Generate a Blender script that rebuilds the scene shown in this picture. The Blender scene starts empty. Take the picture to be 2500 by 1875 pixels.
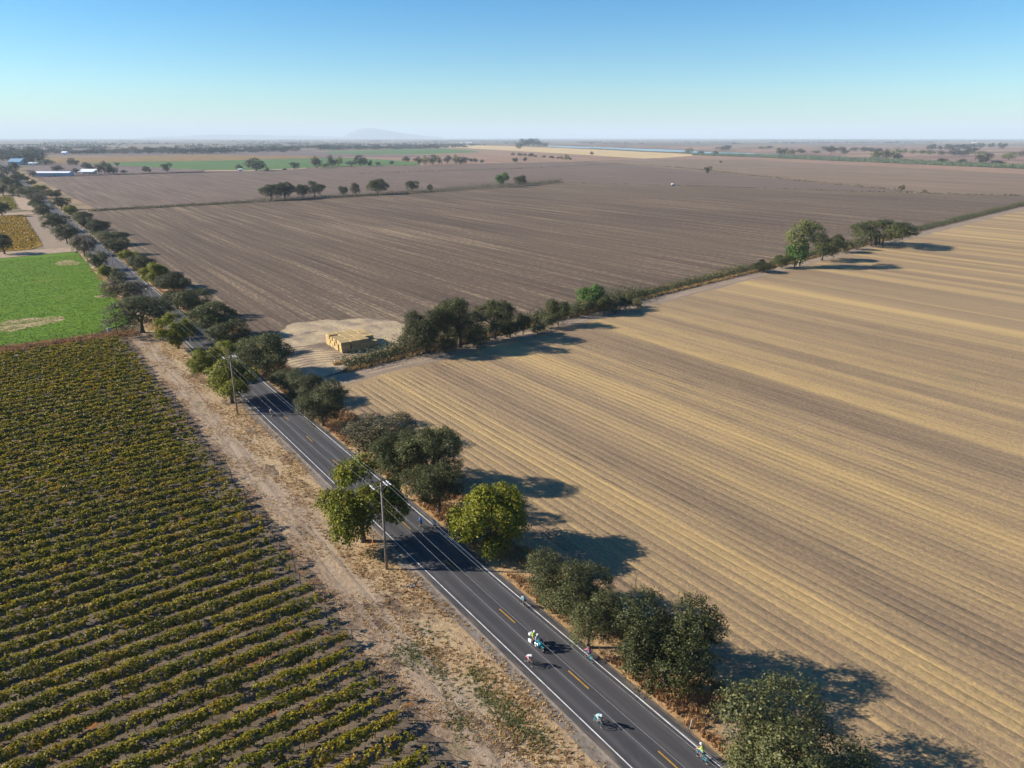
import bpy, math, random
import numpy as np
from mathutils import Vector

random.seed(7)
RNG = np.random.default_rng(11)
SC = bpy.context.scene
COL = SC.collection
PI = math.pi

# ------------------------------------------------------------------ camera, sky, sun, exposure
# World frame: +Y runs up the road, +X to its right; the drone hangs at (0,0,50).
CAM_H, FPX, CU, CV, HOR = 50.0, 1735.0, 1250.0, 937.5, 335.0
PITCH = math.atan((CV - HOR) / FPX)
YAW = math.radians(35.643)
cam = bpy.data.cameras.new('camera')
cam.sensor_width = 36.0
cam.lens = FPX / 2500.0 * 36.0
cam.clip_start = 0.5
cam.clip_end = 80000.0
cam_o = bpy.data.objects.new('camera', cam)
COL.objects.link(cam_o)
cam_o.location = (0, 0, CAM_H)
cam_o.rotation_euler = (PI / 2 - PITCH, 0, -YAW)
SC.camera = cam_o

SUN_EL = math.radians(26.0)
SUN_AZ = math.atan2(-0.789, 0.615)          # direction towards the sun, measured from +Y towards +X
world = bpy.data.worlds.new('World')
SC.world = world
world.use_nodes = True
wn = world.node_tree.nodes
wn.clear()
w_out = wn.new('ShaderNodeOutputWorld')
w_bg = wn.new('ShaderNodeBackground')
w_sky = wn.new('ShaderNodeTexSky')
w_sky.sky_type = 'NISHITA'
w_sky.sun_disc = False
w_sky.sun_elevation = SUN_EL
w_sky.sun_rotation = SUN_AZ
w_sky.altitude = 50
w_sky.air_density = 1.0
w_sky.dust_density = 0.2
w_sky.ozone_density = 3.5
w_bg.inputs['Strength'].default_value = 0.058
w_sat = wn.new('ShaderNodeHueSaturation')
w_sat.inputs['Saturation'].default_value = 1.45
w_tint = wn.new('ShaderNodeMixRGB')
w_tint.blend_type = 'MULTIPLY'
w_tint.inputs[0].default_value = 1.0
w_tint.inputs[2].default_value = (0.81, 1.04, 1.12, 1.0)
world.node_tree.links.new(w_sky.outputs[0], w_sat.inputs['Color'])
world.node_tree.links.new(w_sat.outputs[0], w_tint.inputs[1])
world.node_tree.links.new(w_tint.outputs[0], w_bg.inputs[0])
world.node_tree.links.new(w_bg.outputs[0], w_out.inputs[0])

sun = bpy.data.lights.new('sun', 'SUN')
sun.energy = 5.0
sun.angle = math.radians(0.5)
sun.color = (1.0, 0.91, 0.77)
sun_o = bpy.data.objects.new('sun', sun)
COL.objects.link(sun_o)
sd = Vector((math.sin(SUN_AZ) * math.cos(SUN_EL), math.cos(SUN_AZ) * math.cos(SUN_EL), math.sin(SUN_EL)))
sun_o.rotation_euler = sd.to_track_quat('Z', 'Y').to_euler()
sun_o.location = (-60, 60, 80)

SC.view_settings.view_transform = 'Standard'
SC.view_settings.look = 'None'
SC.view_settings.gamma = 1.0
SC.view_settings.use_curve_mapping = False
SC.view_settings.exposure = 1.22
SC.render.engine = 'CYCLES'
SC.cycles.use_denoising = True
SC.cycles.max_bounces = 6
SC.cycles.diffuse_bounces = 2
SC.cycles.glossy_bounces = 2
SC.cycles.transmission_bounces = 3
SC.cycles.volume_bounces = 0
SC.cycles.transparent_max_bounces = 6
SC.cycles.sample_clamp_indirect = 4.0

HAZE_DENSITY = 0.75e-4

# ------------------------------------------------------------------ placing things: photo survey -> ground
def ray(u, v):
    x = (u - CU) / FPX
    y = -(v - CV) / FPX
    Y = math.cos(PITCH) + y * math.sin(PITCH)
    Z = -math.sin(PITCH) + y * math.cos(PITCH)
    return np.array([x * math.cos(YAW) + Y * math.sin(YAW), -x * math.sin(YAW) + Y * math.cos(YAW), Z])

def at(u, v, z=0.0):
    """ground point surveyed from the photograph (2500 px wide)"""
    d = ray(u, v)
    t = (z - CAM_H) / d[2]
    return (d[0] * t, d[1] * t)

FWD = np.array([math.sin(YAW), math.cos(YAW)])
def depth(b, z=0.0):
    return (b[0] * FWD[0] + b[1] * FWD[1]) * math.cos(PITCH) - (z - CAM_H) * math.sin(PITCH)

def tall(b, u, v):
    """height of something that stands at ground point b and whose top is seen at u,v"""
    d = ray(u, v)
    k = (b[0] * FWD[0] + b[1] * FWD[1]) / (d[0] * FWD[0] + d[1] * FWD[1])
    return CAM_H + d[2] * k

def ditch_y(x):
    return 148.0 + (x - 56.0) * 0.1375

# ------------------------------------------------------------------ mesh helpers
def mesh_np(name, V, quads=None, tris=None, mi=None, smooth=False):
    V = np.asarray(V, dtype=np.float32)
    me = bpy.data.meshes.new(name)
    nq = 0 if quads is None else len(quads)
    nt = 0 if tris is None else len(tris)
    me.vertices.add(len(V))
    me.vertices.foreach_set('co', V.ravel())
    idx = []
    if nq: idx.append(np.asarray(quads, dtype=np.int32).ravel())
    if nt: idx.append(np.asarray(tris, dtype=np.int32).ravel())
    idx = np.concatenate(idx)
    me.loops.add(len(idx))
    me.loops.foreach_set('vertex_index', idx)
    me.polygons.add(nq + nt)
    st = np.concatenate([np.arange(nq) * 4, nq * 4 + np.arange(nt) * 3]).astype(np.int32)
    me.polygons.foreach_set('loop_start', st)
    if mi is not None:
        me.polygons.foreach_set('material_index', np.asarray(mi, dtype=np.int32))
    me.update(calc_edges=True)
    if smooth:
        me.polygons.foreach_set('use_smooth', np.ones(nq + nt, dtype=bool))
    me.validate()
    return me

class MB:
    """collects boxes, tubes, balls and rings into one mesh"""
    def __init__(self):
        self.V, self.F, self.M, self.m = [], [], [], 0
    def add(self, V, F):
        o = len(self.V)
        self.V += [tuple(map(float, v)) for v in V]
        self.F += [tuple(i + o for i in f) for f in F]
        self.M += [self.m] * len(F)
        return self
    def box(self, c, s, rz=0.0, taper=1.0, ry=0.0):
        V = []
        for z in (-.5, .5):
            k = 1.0 if z < 0 else taper
            for x, y in ((-.5, -.5), (.5, -.5), (.5, .5), (-.5, .5)):
                px, py, pz = x * s[0] * k, y * s[1] * k, z * s[2]
                if ry:
                    px, pz = px * math.cos(ry) + pz * math.sin(ry), -px * math.sin(ry) + pz * math.cos(ry)
                V.append((c[0] + px * math.cos(rz) - py * math.sin(rz), c[1] + px * math.sin(rz) + py * math.cos(rz), c[2] + pz))
        return self.add(V, [(3, 2, 1, 0), (4, 5, 6, 7), (0, 1, 5, 4), (1, 2, 6, 5), (2, 3, 7, 6), (3, 0, 4, 7)])
    def bbox(self, c, s, b=0.03, rz=0.0):
        """box with chamfered edges"""
        hx, hy, hz = s[0] / 2, s[1] / 2, s[2] / 2
        b = min(b, hx * .9, hy * .9, hz * .9)
        rings = [(hx - b, hy - b, -hz), (hx, hy, -hz + b), (hx, hy, hz - b), (hx - b, hy - b, hz)]
        V = []
        for rx, rY, z in rings:
            e = b * .7
            pts = [(-rx + e, -rY), (rx - e, -rY), (rx, -rY + e), (rx, rY - e), (rx - e, rY), (-rx + e, rY), (-rx, rY - e), (-rx, -rY + e)]
            for x, y in pts:
                V.append((c[0] + x * math.cos(rz) - y * math.sin(rz), c[1] + x * math.sin(rz) + y * math.cos(rz), c[2] + z))
        F = [tuple(range(7, -1, -1)), tuple(range(24, 32))]
        for r in range(3):
            for i in range(8):
                j = (i + 1) % 8
                F.append((r * 8 + i, r * 8 + j, r * 8 + 8 + j, r * 8 + 8 + i))
        return self.add(V, F)
    def tube(self, pts, rad, n=6, cap=True):
        pts = [Vector(p) for p in pts]
        if not hasattr(rad, '__len__'): rad = [rad] * len(pts)
        V, F = [], []
        for i, p in enumerate(pts):
            d = (pts[min(i + 1, len(pts) - 1)] - pts[max(i - 1, 0)])
            d.normalize()
            a = d.cross(Vector((0, 0, 1)))
            if a.length < 1e-3: a = d.cross(Vector((0, 1, 0)))
            a.normalize()
            b = d.cross(a)
            for k in range(n):
                an = 2 * PI * k / n
                V.append(p + (a * math.cos(an) + b * math.sin(an)) * rad[i])
        for i in range(len(pts) - 1):
            for k in range(n):
                F.append((i * n + k, i * n + (k + 1) % n, (i + 1) * n + (k + 1) % n, (i + 1) * n + k))
        if cap:
            F.append(tuple(range(n - 1, -1, -1)))
            F.append(tuple((len(pts) - 1) * n + k for k in range(n)))
        return self.add(V, F)
    def ball(self, c, r, nu=10, nv=6):
        V, F = [], []
        for j in range(1, nv):
            th = PI * j / nv
            for i in range(nu):
                ph = 2 * PI * i / nu
                V.append((c[0] + r[0] * math.sin(th) * math.cos(ph), c[1] + r[1] * math.sin(th) * math.sin(ph), c[2] + r[2] * math.cos(th)))
        top = len(V); V.append((c[0], c[1], c[2] + r[2]))
        bot = len(V); V.append((c[0], c[1], c[2] - r[2]))
        for j in range(nv - 2):
            for i in range(nu):
                F.append((j * nu + i, (j + 1) * nu + i, (j + 1) * nu + (i + 1) % nu, j * nu + (i + 1) % nu))
        for i in range(nu):
            F.append((top, i, (i + 1) % nu))
            F.append((bot, (nv - 2) * nu + (i + 1) % nu, (nv - 2) * nu + i))
        return self.add(V, F)
    def ring(self, c, R, r, n=20, m=6, w=1.0):
        """wheel ring standing in the YZ plane"""
        V, F = [], []
        for i in range(n):
            a = 2 * PI * i / n
            for k in range(m):
                b = 2 * PI * k / m
                rr = R + r * math.cos(b)
                V.append((c[0] + r * w * math.sin(b), c[1] + rr * math.cos(a), c[2] + rr * math.sin(a)))
        for i in range(n):
            for k in range(m):
                F.append((i * m + k, i * m + (k + 1) % m, ((i + 1) % n) * m + (k + 1) % m, ((i + 1) % n) * m + k))
        return self.add(V, F)
    def poly(self, V, F):
        return self.add(V, F)
    def mesh(self, name, mats=(), smooth=False):
        me = bpy.data.meshes.new(name)
        me.from_pydata(self.V, [], self.F)
        for m in mats: me.materials.append(m)
        if len(mats) > 1:
            me.polygons.foreach_set('material_index', np.array(self.M, dtype=np.int32))
        if smooth:
            me.polygons.foreach_set('use_smooth', np.ones(len(self.F), dtype=bool))
        me.update()
        return me
    def build(self, name, mat, parent=None, smooth=False):
        mats = mat if isinstance(mat, (list, tuple)) else [mat]
        return ob(name, self.mesh(name, mats, smooth), parent)

def ob(name, me, parent=None, mat=None, loc=None):
    o = bpy.data.objects.new(name, me)
    COL.objects.link(o)
    if mat is not None and not me.materials: me.materials.append(mat)
    if parent is not None: o.parent = parent
    if loc is not None: o.location = loc
    return o

def tag(o, label, cat, group=None):
    o['label'] = label
    o['category'] = cat
    if group: o['group'] = group
    return o

def thing(name, label, cat, loc=(0, 0, 0), rz=0.0, group=None, scale=(1, 1, 1)):
    o = bpy.data.objects.new(name, None)
    o.empty_display_size = 0.3
    COL.objects.link(o)
    o.location = loc
    o.rotation_euler = (0, 0, rz)
    o.scale = scale
    return tag(o, label, cat, group)

def copy_tree(o, parent=None):
    c = o.copy()
    COL.objects.link(c)
    if parent is not None: c.parent = parent
    for ch in list(o.children):
        copy_tree(ch, c)
    return c

def struct(o):
    o['kind'] = 'structure'
    return o

def stuff(o):
    o['kind'] = 'stuff'
    return o

ORD = ['first', 'second', 'third', 'fourth', 'fifth', 'sixth', 'seventh', 'eighth', 'ninth', 'tenth', 'eleventh', 'twelfth',
       'thirteenth', 'fourteenth', 'fifteenth', 'sixteenth', 'seventeenth', 'eighteenth', 'nineteenth', 'twentieth']
TENS = {20: 'twenty', 30: 'thirty', 40: 'forty', 50: 'fifty', 60: 'sixty', 70: 'seventy', 80: 'eighty', 90: 'ninety'}
def nth(i):
    i += 1
    if i <= 20: return ORD[i - 1]
    t, r = i // 10 * 10, i % 10
    return TENS[t][:-1] + 'ieth' if r == 0 else TENS[t] + '-' + ORD[r - 1]

# ------------------------------------------------------------------ materials
class Mat:
    def __init__(s, name, rough=0.9, spec=0.2):
        s.mat = bpy.data.materials.new(name)
        s.mat.use_nodes = True
        s.nt = s.mat.node_tree
        s.b = s.nt.nodes['Principled BSDF']
        s.b.inputs['Roughness'].default_value = rough
        s.b.inputs['Specular IOR Level'].default_value = spec
        s._pos = None
    def n(s, t): return s.nt.nodes.new(t)
    def put(s, sock, v):
        if hasattr(v, 'is_output'): s.nt.links.new(v, sock)
        elif hasattr(v, '__len__'):
            sock.default_value = (*v, 1.0) if len(v) == 3 and sock.type == 'RGBA' else v
        else: sock.default_value = v
    def pos(s):
        if s._pos is None: s._pos = s.n('ShaderNodeNewGeometry').outputs['Position']
        return s._pos
    def noise(s, st, detail=3.0, rough=0.6, dist=0.0):
        m = s.n('ShaderNodeVectorMath'); m.operation = 'MULTIPLY'
        s.nt.links.new(s.pos(), m.inputs[0]); m.inputs[1].default_value = st
        t = s.n('ShaderNodeTexNoise')
        t.inputs['Scale'].default_value = 1.0
        t.inputs['Detail'].default_value = detail
        t.inputs['Roughness'].default_value = rough
        t.inputs['Distortion'].default_value = dist
        s.nt.links.new(m.outputs[0], t.inputs['Vector'])
        return t.outputs['Fac']
    def cells(s, st):
        m = s.n('ShaderNodeVectorMath'); m.operation = 'MULTIPLY'
        s.nt.links.new(s.pos(), m.inputs[0]); m.inputs[1].default_value = st
        t = s.n('ShaderNodeTexVoronoi'); t.distance = 'CHEBYCHEV'
        t.inputs['Scale'].default_value = 1.0
        s.nt.links.new(m.outputs[0], t.inputs['Vector'])
        sp = s.n('ShaderNodeSeparateColor')
        s.nt.links.new(t.outputs['Color'], sp.inputs[0])
        return sp.outputs[0]
    def math(s, op, a, b=0.0, clamp=False):
        m = s.n('ShaderNodeMath'); m.operation = op; m.use_clamp = clamp
        s.put(m.inputs[0], a); s.put(m.inputs[1], b)
        return m.outputs[0]
    def axis(s, i):
        sp = s.n('ShaderNodeSeparateXYZ'); s.nt.links.new(s.pos(), sp.inputs[0])
        return sp.outputs[i]
    def ramp(s, f, stops, interp='LINEAR'):
        r = s.n('ShaderNodeValToRGB'); cr = r.color_ramp; cr.interpolation = interp
        while len(cr.elements) < len(stops): cr.elements.new(0.5)
        for e, (p, c) in zip(cr.elements, stops):
            e.position = p
            e.color = (*c, 1) if hasattr(c, '__len__') else (c, c, c, 1)
        s.put(r.inputs[0], f)
        return r.outputs[0]
    def mix(s, f, a, b, blend='MIX'):
        m = s.n('ShaderNodeMixRGB'); m.blend_type = blend
        s.put(m.inputs[0], f); s.put(m.inputs[1], a); s.put(m.inputs[2], b)
        return m.outputs[0]
    def color(s, c): s.put(s.b.inputs['Base Color'], c); return s
    def bump(s, h, strength=0.5, dist=0.1):
        b = s.n('ShaderNodeBump')
        b.inputs['Strength'].default_value = strength
        b.inputs['Distance'].default_value = dist
        s.put(b.inputs['Height'], h)
        s.nt.links.new(b.outputs[0], s.b.inputs['Normal'])
        return s

def plain(name, c, rough=0.6, metal=0.0, spec=0.4, var=0.0):
    m = Mat(name, rough, spec)
    m.b.inputs['Metallic'].default_value = metal
    if var:
        f = m.noise((3, 3, 3), 4)
        m.color(m.ramp(f, [(0.3, tuple(x * (1 - var) for x in c)), (0.7, tuple(min(1, x * (1 + var)) for x in c))]))
    else:
        m.color(c)
    return m.mat

def leaf_mat(name, stops, trans=0.3, objvar=0.25, patch=0.0):
    """leaf by leaf colour, with a slight shift from tree to tree"""
    m = Mat(name, 0.55, 0.25)
    g = m.n('ShaderNodeNewGeometry')
    f = g.outputs['Random Per Island']
    if patch:
        f = m.math('ADD', m.math('MULTIPLY', f, 1 - patch), m.math('MULTIPLY', m.ramp(m.noise((.35, .35, .35), 2), [(.35, 0.), (.65, 1.)]), patch))
    c = m.ramp(f, stops)
    oi = m.n('ShaderNodeObjectInfo')
    k = m.math('ADD', m.math('MULTIPLY', oi.outputs['Random'], 2 * objvar), 1 - objvar)
    c = m.mix(1.0, c, m.ramp(m.math('MULTIPLY', k, .5), [(0, 0.), (1, 1.)]), 'MULTIPLY')
    c = m.mix(1.0, c, (2, 2, 2), 'MULTIPLY')
    m.color(c)
    tr = m.n('ShaderNodeBsdfTranslucent')
    m.nt.links.new(c, tr.inputs[0])
    mx = m.n('ShaderNodeMixShader'); mx.inputs[0].default_value = trans
    m.nt.links.new(m.b.outputs[0], mx.inputs[1]); m.nt.links.new(tr.outputs[0], mx.inputs[2])
    m.nt.links.new(mx.outputs[0], m.nt.nodes['Material Output'].inputs['Surface'])
    return m.mat

# soils and fields -------------------------------------------------------------
def field_mat(name, lo, hi, st, bump=0.3, extra=None, mid=None, p=(0.36, 0.64)):
    m = Mat(name, 0.95, 0.1)
    a = m.noise(st, 3, .6)
    b = m.noise((st[0] * 6, st[1] * 6, 1), 4, .7)
    f = m.math('ADD', m.math('MULTIPLY', a, .6), m.math('MULTIPLY', b, .4))
    stops = [(p[0], lo), (p[1], hi)] if mid is None else [(p[0], lo), ((p[0] + p[1]) / 2, mid), (p[1], hi)]
    c = m.ramp(f, stops)
    if extra:
        fx = m.ramp(m.noise(extra[0], 4, .6), [(extra[2], 0.), (extra[3], 1.)])
        c = m.mix(fx, c, extra[1])
    m.color(c)
    if bump: m.bump(m.noise((2.5, 2.0, 2), 5, .7), bump, .15)
    return m.mat

def stubble_material():
    m = Mat('stubble_straw_and_soil', 0.95, 0.1)
    band = m.noise((.085, .0016, 0), 1.5, .5)
    mid = m.noise((.42, .006, 0), 2, .6)
    fine = m.noise((2.6, .12, 0), 3, .7)
    speck = m.noise((2.1, 1.7, 0), 5, .85)
    f = m.math('ADD', m.math('MULTIPLY', band, .85), m.math('MULTIPLY', mid, .42))
    f = m.math('ADD', f, m.math('MULTIPLY', fine, .24))
    f = m.math('ADD', f, m.math('MULTIPLY', speck, 1.0))
    f = m.math('SUBTRACT', f, .755)
    c = m.ramp(f, [(.18, (.125, .086, .056)), (.37, (.205, .144, .090)), (.51, (.275, .193, .106)), (.67, (.39, .268, .118)), (.88, (.50, .345, .150))])
    big = m.noise((.006, .004, 0), 2)
    c = m.mix(m.ramp(big, [(.4, 0.), (.7, .35)]), c, (.34, .25, .148))
    green = m.ramp(m.noise((.05, .05, 0), 4, .6), [(.66, 0.), (.74, .25)])
    c = m.mix(green, c, (.18, .17, .07))
    m.color(c)
    m.bump(m.math('ADD', m.math('MULTIPLY', speck, .8), m.noise((1.1, 1.1, 0), 6, .85)), .7, .22)
    return m.mat

def ploughed_material():
    m = Mat('dark_ploughed_soil', 0.95, 0.1)
    st = m.noise((.75, .009, 0), 3, .7)
    st2 = m.noise((.25, .004, 0), 2, .6)
    sp = m.noise((1.1, .30, 0), 6, .85)
    near = m.ramp(m.noise((.012, .004, 0), 2), [(.35, .0), (.65, 1.)])
    f = m.math('ADD', m.math('MULTIPLY', st, .42), m.math('ADD', m.math('MULTIPLY', st2, .22), m.math('MULTIPLY', sp, .5)))
    f = m.math('ADD', m.math('SUBTRACT', f, .10), m.math('MULTIPLY', near, .045))
    c = m.ramp(f, [(.33, (.042, .028, .020)), (.46, (.086, .060, .044)), (.54, (.150, .108, .073)), (.63, (.43, .32, .185))])
    c = m.mix(m.ramp(m.noise((.004, .003, 0), 3), [(.4, 0.), (.65, .55)]), c, (.118, .088, .060))
    m.color(c)
    m.bump(m.math('ADD', sp, st), .6, .25)
    return m.mat

def asphalt_material():
    m = Mat('worn_asphalt', 0.85, 0.25)
    x = m.axis(0)
    lane = m.math('ABSOLUTE', m.math('SUBTRACT', m.math('ABSOLUTE', m.math('SUBTRACT', x, 37.85)), 1.6))
    wheel = m.ramp(m.math('ABSOLUTE', m.math('SUBTRACT', lane, .75)), [(.0, 1.), (.45, 0.)])
    n1 = m.noise((.9, .05, 0), 4, .6)
    n2 = m.noise((9, 9, 0), 3, .8)
    c = m.ramp(m.math('ADD', m.math('MULTIPLY', n1, .7), m.math('MULTIPLY', n2, .3)), [(.3, (.034, .033, .036)), (.7, (.054, .052, .056))])
    c = m.mix(m.math('MULTIPLY', wheel, .75), c, (.074, .070, .073))
    dust = m.math('MULTIPLY', m.ramp(m.math('SUBTRACT', m.math('ABSOLUTE', m.math('SUBTRACT', x, 37.85)), 2.7), [(.3, 0.), (1., .6)]), m.ramp(m.noise((1.2, .25, 0), 4), [(.4, 0.), (.65, 1.)]))
    c = m.mix(dust, c, (.17, .135, .10))
    seal = m.ramp(m.noise((.2, .035, 0), 5, .7, 1.0), [(.47, 0.), (.5, .35), (.53, 0.)])
    c = m.mix(seal, c, (.03, .03, .034))
    m.color(c)
    m.bump(n2, .15, .02)
    return m.mat

def verge_material():
    m = Mat('dry_grass_and_dust', 0.95, 0.1)
    a = m.noise((.30, .075, 0), 4, .6, .6)
    b = m.noise((2.2, 1.7, 0), 5, .75)
    f = m.math('ADD', m.math('MULTIPLY', a, .62), m.math('MULTIPLY', b, .48))
    c = m.ramp(m.math('SUBTRACT', f, .05), [(.28, (.125, .080, .055)), (.41, (.25, .178, .122)), (.54, (.37, .268, .162)), (.68, (.49, .36, .20))])
    # from the vines to the road: pale soil, brown weeds, bare lane, straw, golden grass
    x = m.axis(0)
    xz = m.math('ADD', x, m.math('MULTIPLY', m.math('SUBTRACT', m.noise((.10, .06, 2), 4, .65), .5), 5.0))
    zone = m.ramp(m.math('DIVIDE', m.math('SUBTRACT', xz, 21.0), 15.0), [(.0, (.24, .185, .14)), (.16, (.20, .138, .098)), (.30, (.29, .225, .165)), (.44, (.27, .205, .15)), (.56, (.40, .30, .17)), (.74, (.36, .255, .145)), (.90, (.40, .245, .105))])
    c = m.mix(.55, c, zone)
    c = m.mix(1.0, c, m.ramp(b, [(.3, (.62, .60, .58)), (.7, (1.25, 1.25, 1.25))]), 'MULTIPLY')
    w = m.math('ADD', x, m.math('MULTIPLY', m.math('SUBTRACT', m.noise((.02, .02, 0), 2), .5), 7.0))
    t1 = m.ramp(m.math('ABSOLUTE', m.math('SUBTRACT', w, 25.4)), [(.3, .75), (.75, 0.)])
    t2 = m.ramp(m.math('ABSOLUTE', m.math('SUBTRACT', w, 27.3)), [(.3, .75), (.75, 0.)])
    tr = m.math('MULTIPLY', m.math('MAXIMUM', t1, t2), m.ramp(m.noise((.25, .08, 0), 4), [(.4, .2), (.6, 1.)]))
    c = m.mix(tr, c, (.34, .262, .19))
    # dark dug up soil and green weeds
    dark = m.ramp(m.noise((.16, .09, 0), 5, .65), [(.555, 0.), (.64, .9)])
    c = m.mix(dark, c, (.085, .058, .045))
    gr = m.ramp(m.noise((.21, .13, 4), 5, .6), [(.64, 0.), (.70, .8)])
    c = m.mix(gr, c, (.07, .08, .022))
    pale = m.ramp(m.noise((.19, .12, 9), 4, .6), [(.60, 0.), (.70, .7)])
    c = m.mix(pale, c, (.30, .245, .185))
    m.color(c)
    m.bump(m.math('ADD', b, m.noise((6, 6, 0), 4, .7)), .8, .12)
    return m.mat

def plain_material():
    """the far plain: a patchwork of faded fields"""
    m = Mat('plain_patchwork', 0.95, 0.1)
    v = m.cells((.0011, .0019, 0))
    c = m.ramp(v, [(0., (.19, .125, .085)), (.14, (.13, .095, .075)), (.30, (.27, .19, .105)), (.44, (.075, .085, .045)), (.58, (.17, .11, .085)),
                   (.72, (.11, .072, .066)), (.86, (.21, .155, .095)), (.95, (.07, .10, .04))], 'CONSTANT')
    c = m.mix(m.ramp(m.noise((.004, .006, 0), 4, .7), [(.35, .0), (.7, .7)]), c, (.16, .11, .08))
    c = m.mix(m.ramp(m.noise((.02, .02, 0), 4, .7), [(.45, .0), (.62, .7)]), c, (.07, .072, .045))
    m.color(c)
    return m.mat

M = {}
M['plain'] = plain_material()
M['stubble'] = stubble_material()
M['ploughed'] = ploughed_material()
M['asphalt'] = asphalt_material()
M['verge'] = verge_material()
M['far_plough'] = field_mat('far_ploughed_soil', (.080, .056, .046), (.21, .152, .112), (.35, .006, 0), .3, mid=(.125, .090, .070))
M['far_stubble'] = field_mat('far_stubble_soil', (.12, .085, .064), (.225, .16, .105), (.06, .006, 0), .2)
M['crop_green'] = field_mat('green_crop', (.056, .115, .004), (.098, .180, .006), (.05, .5, 0), .5, ((.035, .05, 0), (.20, .17, .05), .62, .80))
M['thin_crop'] = field_mat('thin_patch_in_crop', (.10, .12, .02), (.33, .25, .135), (.16, .5, 3), .4, p=(.40, .55))
M['far_green'] = field_mat('far_green_crop', (.055, .11, .03), (.085, .145, .045), (.02, .01, 0), 0)
M['reed_floor'] = field_mat('reed_floor', (.045, .055, .03), (.10, .11, .06), (.02, .02, 0), .5)
M['vine_soil'] = field_mat('vineyard_soil', (.066, .050, .036), (.160, .126, .090), (.25, .6, 0), .6, ((.5, .5, 3), (.21, .09, .032), .58, .72))
M['yellow_vines'] = field_mat('yellow_vineyard', (.10, .06, .012), (.34, .205, .022), (.06, .45, 0), .8, p=(.40, .60))
M['lime_vines'] = field_mat('lime_vineyard', (.08, .075, .02), (.21, .18, .03), (.06, .45, 0), .8, p=(.40, .60))
M['orange_strip'] = field_mat('orange_far_vineyard', (.14, .088, .04), (.235, .15, .055), (.05, .01, 0), 0)
M['mauve'] = field_mat('mauve_far_soil', (.10, .074, .072), (.165, .122, .108), (.03, .01, 0), 0)
M['pink'] = field_mat('pink_far_soil', (.17, .105, .08), (.29, .185, .115), (.02, .006, 0), 0)
M['marsh'] = field_mat('reddish_marsh', (.105, .060, .058), (.30, .19, .12), (.0022, .0050, 0), 0, ((.006, .010, 2), (.085, .095, .05), .56, .64), p=(.40, .60))
M['gold'] = field_mat('gold_far_straw', (.36, .255, .13), (.50, .37, .19), (.02, .006, 0), 0)
M['dust'] = field_mat('pale_dust', (.23, .17, .12), (.36, .27, .19), (.4, .2, 0), .4)
M['track'] = field_mat('farm_track_dust', (.175, .135, .10), (.28, .215, .155), (.05, .6, 0), .5)
M['yard'] = field_mat('straw_littered_yard', (.20, .155, .115), (.44, .34, .205), (.25, .12, 0), .6, ((.09, .11, 2), (.15, .115, .09), .55, .66))
M['gravel'] = field_mat('gravel_shoulder', (.12, .10, .085), (.22, .185, .15), (1.5, .8, 0), .6)
M['rusty_weeds'] = field_mat('purple_brown_weeds', (.07, .046, .035), (.15, .10, .07), (.8, .8, 0), .9)
M['white_paint'] = field_mat('white_road_paint', (.30, .30, .30), (.68, .68, .68), (3, 1.2, 0), 0)
M['yellow_paint'] = field_mat('yellow_road_paint', (.26, .15, .03), (.46, .26, .035), (3, 1.2, 0), 0)

mw = Mat('river_water', 0.12, 0.5)
mw.color((.02, .055, .09)); mw.bump(mw.noise((.05, .05, 0), 4), .35, 4.0)
M['water'] = mw.mat

M['oak_leaf'] = leaf_mat('oak_leaves', [(0, (.020, .026, .006)), (.45, (.047, .056, .013)), (.85, (.090, .098, .025)), (1, (.145, .135, .050))], .24, .25)
M['grey_leaf'] = leaf_mat('grey_green_leaves', [(0, (.034, .039, .011)), (.5, (.074, .080, .025)), (1, (.15, .148, .060))], .24, .22)
M['walnut_leaf'] = leaf_mat('yellow_green_leaves', [(0, (.060, .074, .005)), (.4, (.140, .162, .008)), (.78, (.235, .245, .014)), (.94, (.30, .25, .022)), (1, (.30, .16, .03))], .42, .18)
M['bright_leaf'] = leaf_mat('bright_green_leaves', [(0, (.045, .10, .020)), (.6, (.085, .165, .032)), (1, (.17, .22, .05))], .38, .15)
M['cotton_leaf'] = leaf_mat('pale_olive_leaves', [(0, (.075, .090, .028)), (.6, (.15, .165, .050)), (1, (.26, .24, .09))], .35, .15)
M['brown_leaf'] = leaf_mat('brown_olive_leaves', [(0, (.044, .040, .018)), (.5, (.084, .074, .030)), (.85, (.135, .110, .050)), (1, (.20, .145, .08))], .2, .2)
M['scrub_leaf'] = leaf_mat('ditch_scrub_leaves', [(0, (.030, .042, .018)), (.35, (.052, .065, .026)), (.6, (.085, .09, .035)), (.8, (.14, .12, .04)), (1, (.30, .21, .09))], .25, .1, .6)
M['far_leaf'] = leaf_mat('far_tree_leaves', [(0, (.014, .020, .010)), (.6, (.026, .035, .016)), (1, (.055, .058, .028))], .12, .35)
M['reed_leaf'] = leaf_mat('reed_leaves', [(0, (.06, .085, .045)), (.6, (.11, .14, .075)), (1, (.19, .19, .11))], .2, .1, .5)
M['vine_leaf'] = leaf_mat('vine_leaves', [(0, (.058, .068, .004)), (.30, (.140, .142, .008)), (.58, (.245, .210, .012)), (.82, (.32, .225, .014)), (.93, (.27, .115, .015)), (1, (.18, .055, .020))], .40, .12, .45)
M['dry_blade'] = leaf_mat('dry_grass_blades', [(0, (.20, .105, .04)), (.4, (.37, .22, .085)), (.75, (.52, .34, .14)), (1, (.62, .45, .22))], .25, .05, .5)
M['weed_blade'] = leaf_mat('rusty_weed_blades', [(0, (.11, .060, .030)), (.35, (.22, .115, .055)), (.65, (.36, .20, .085)), (.9, (.50, .33, .13)), (1, (.16, .15, .05))], .25, .05, .55)
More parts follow.
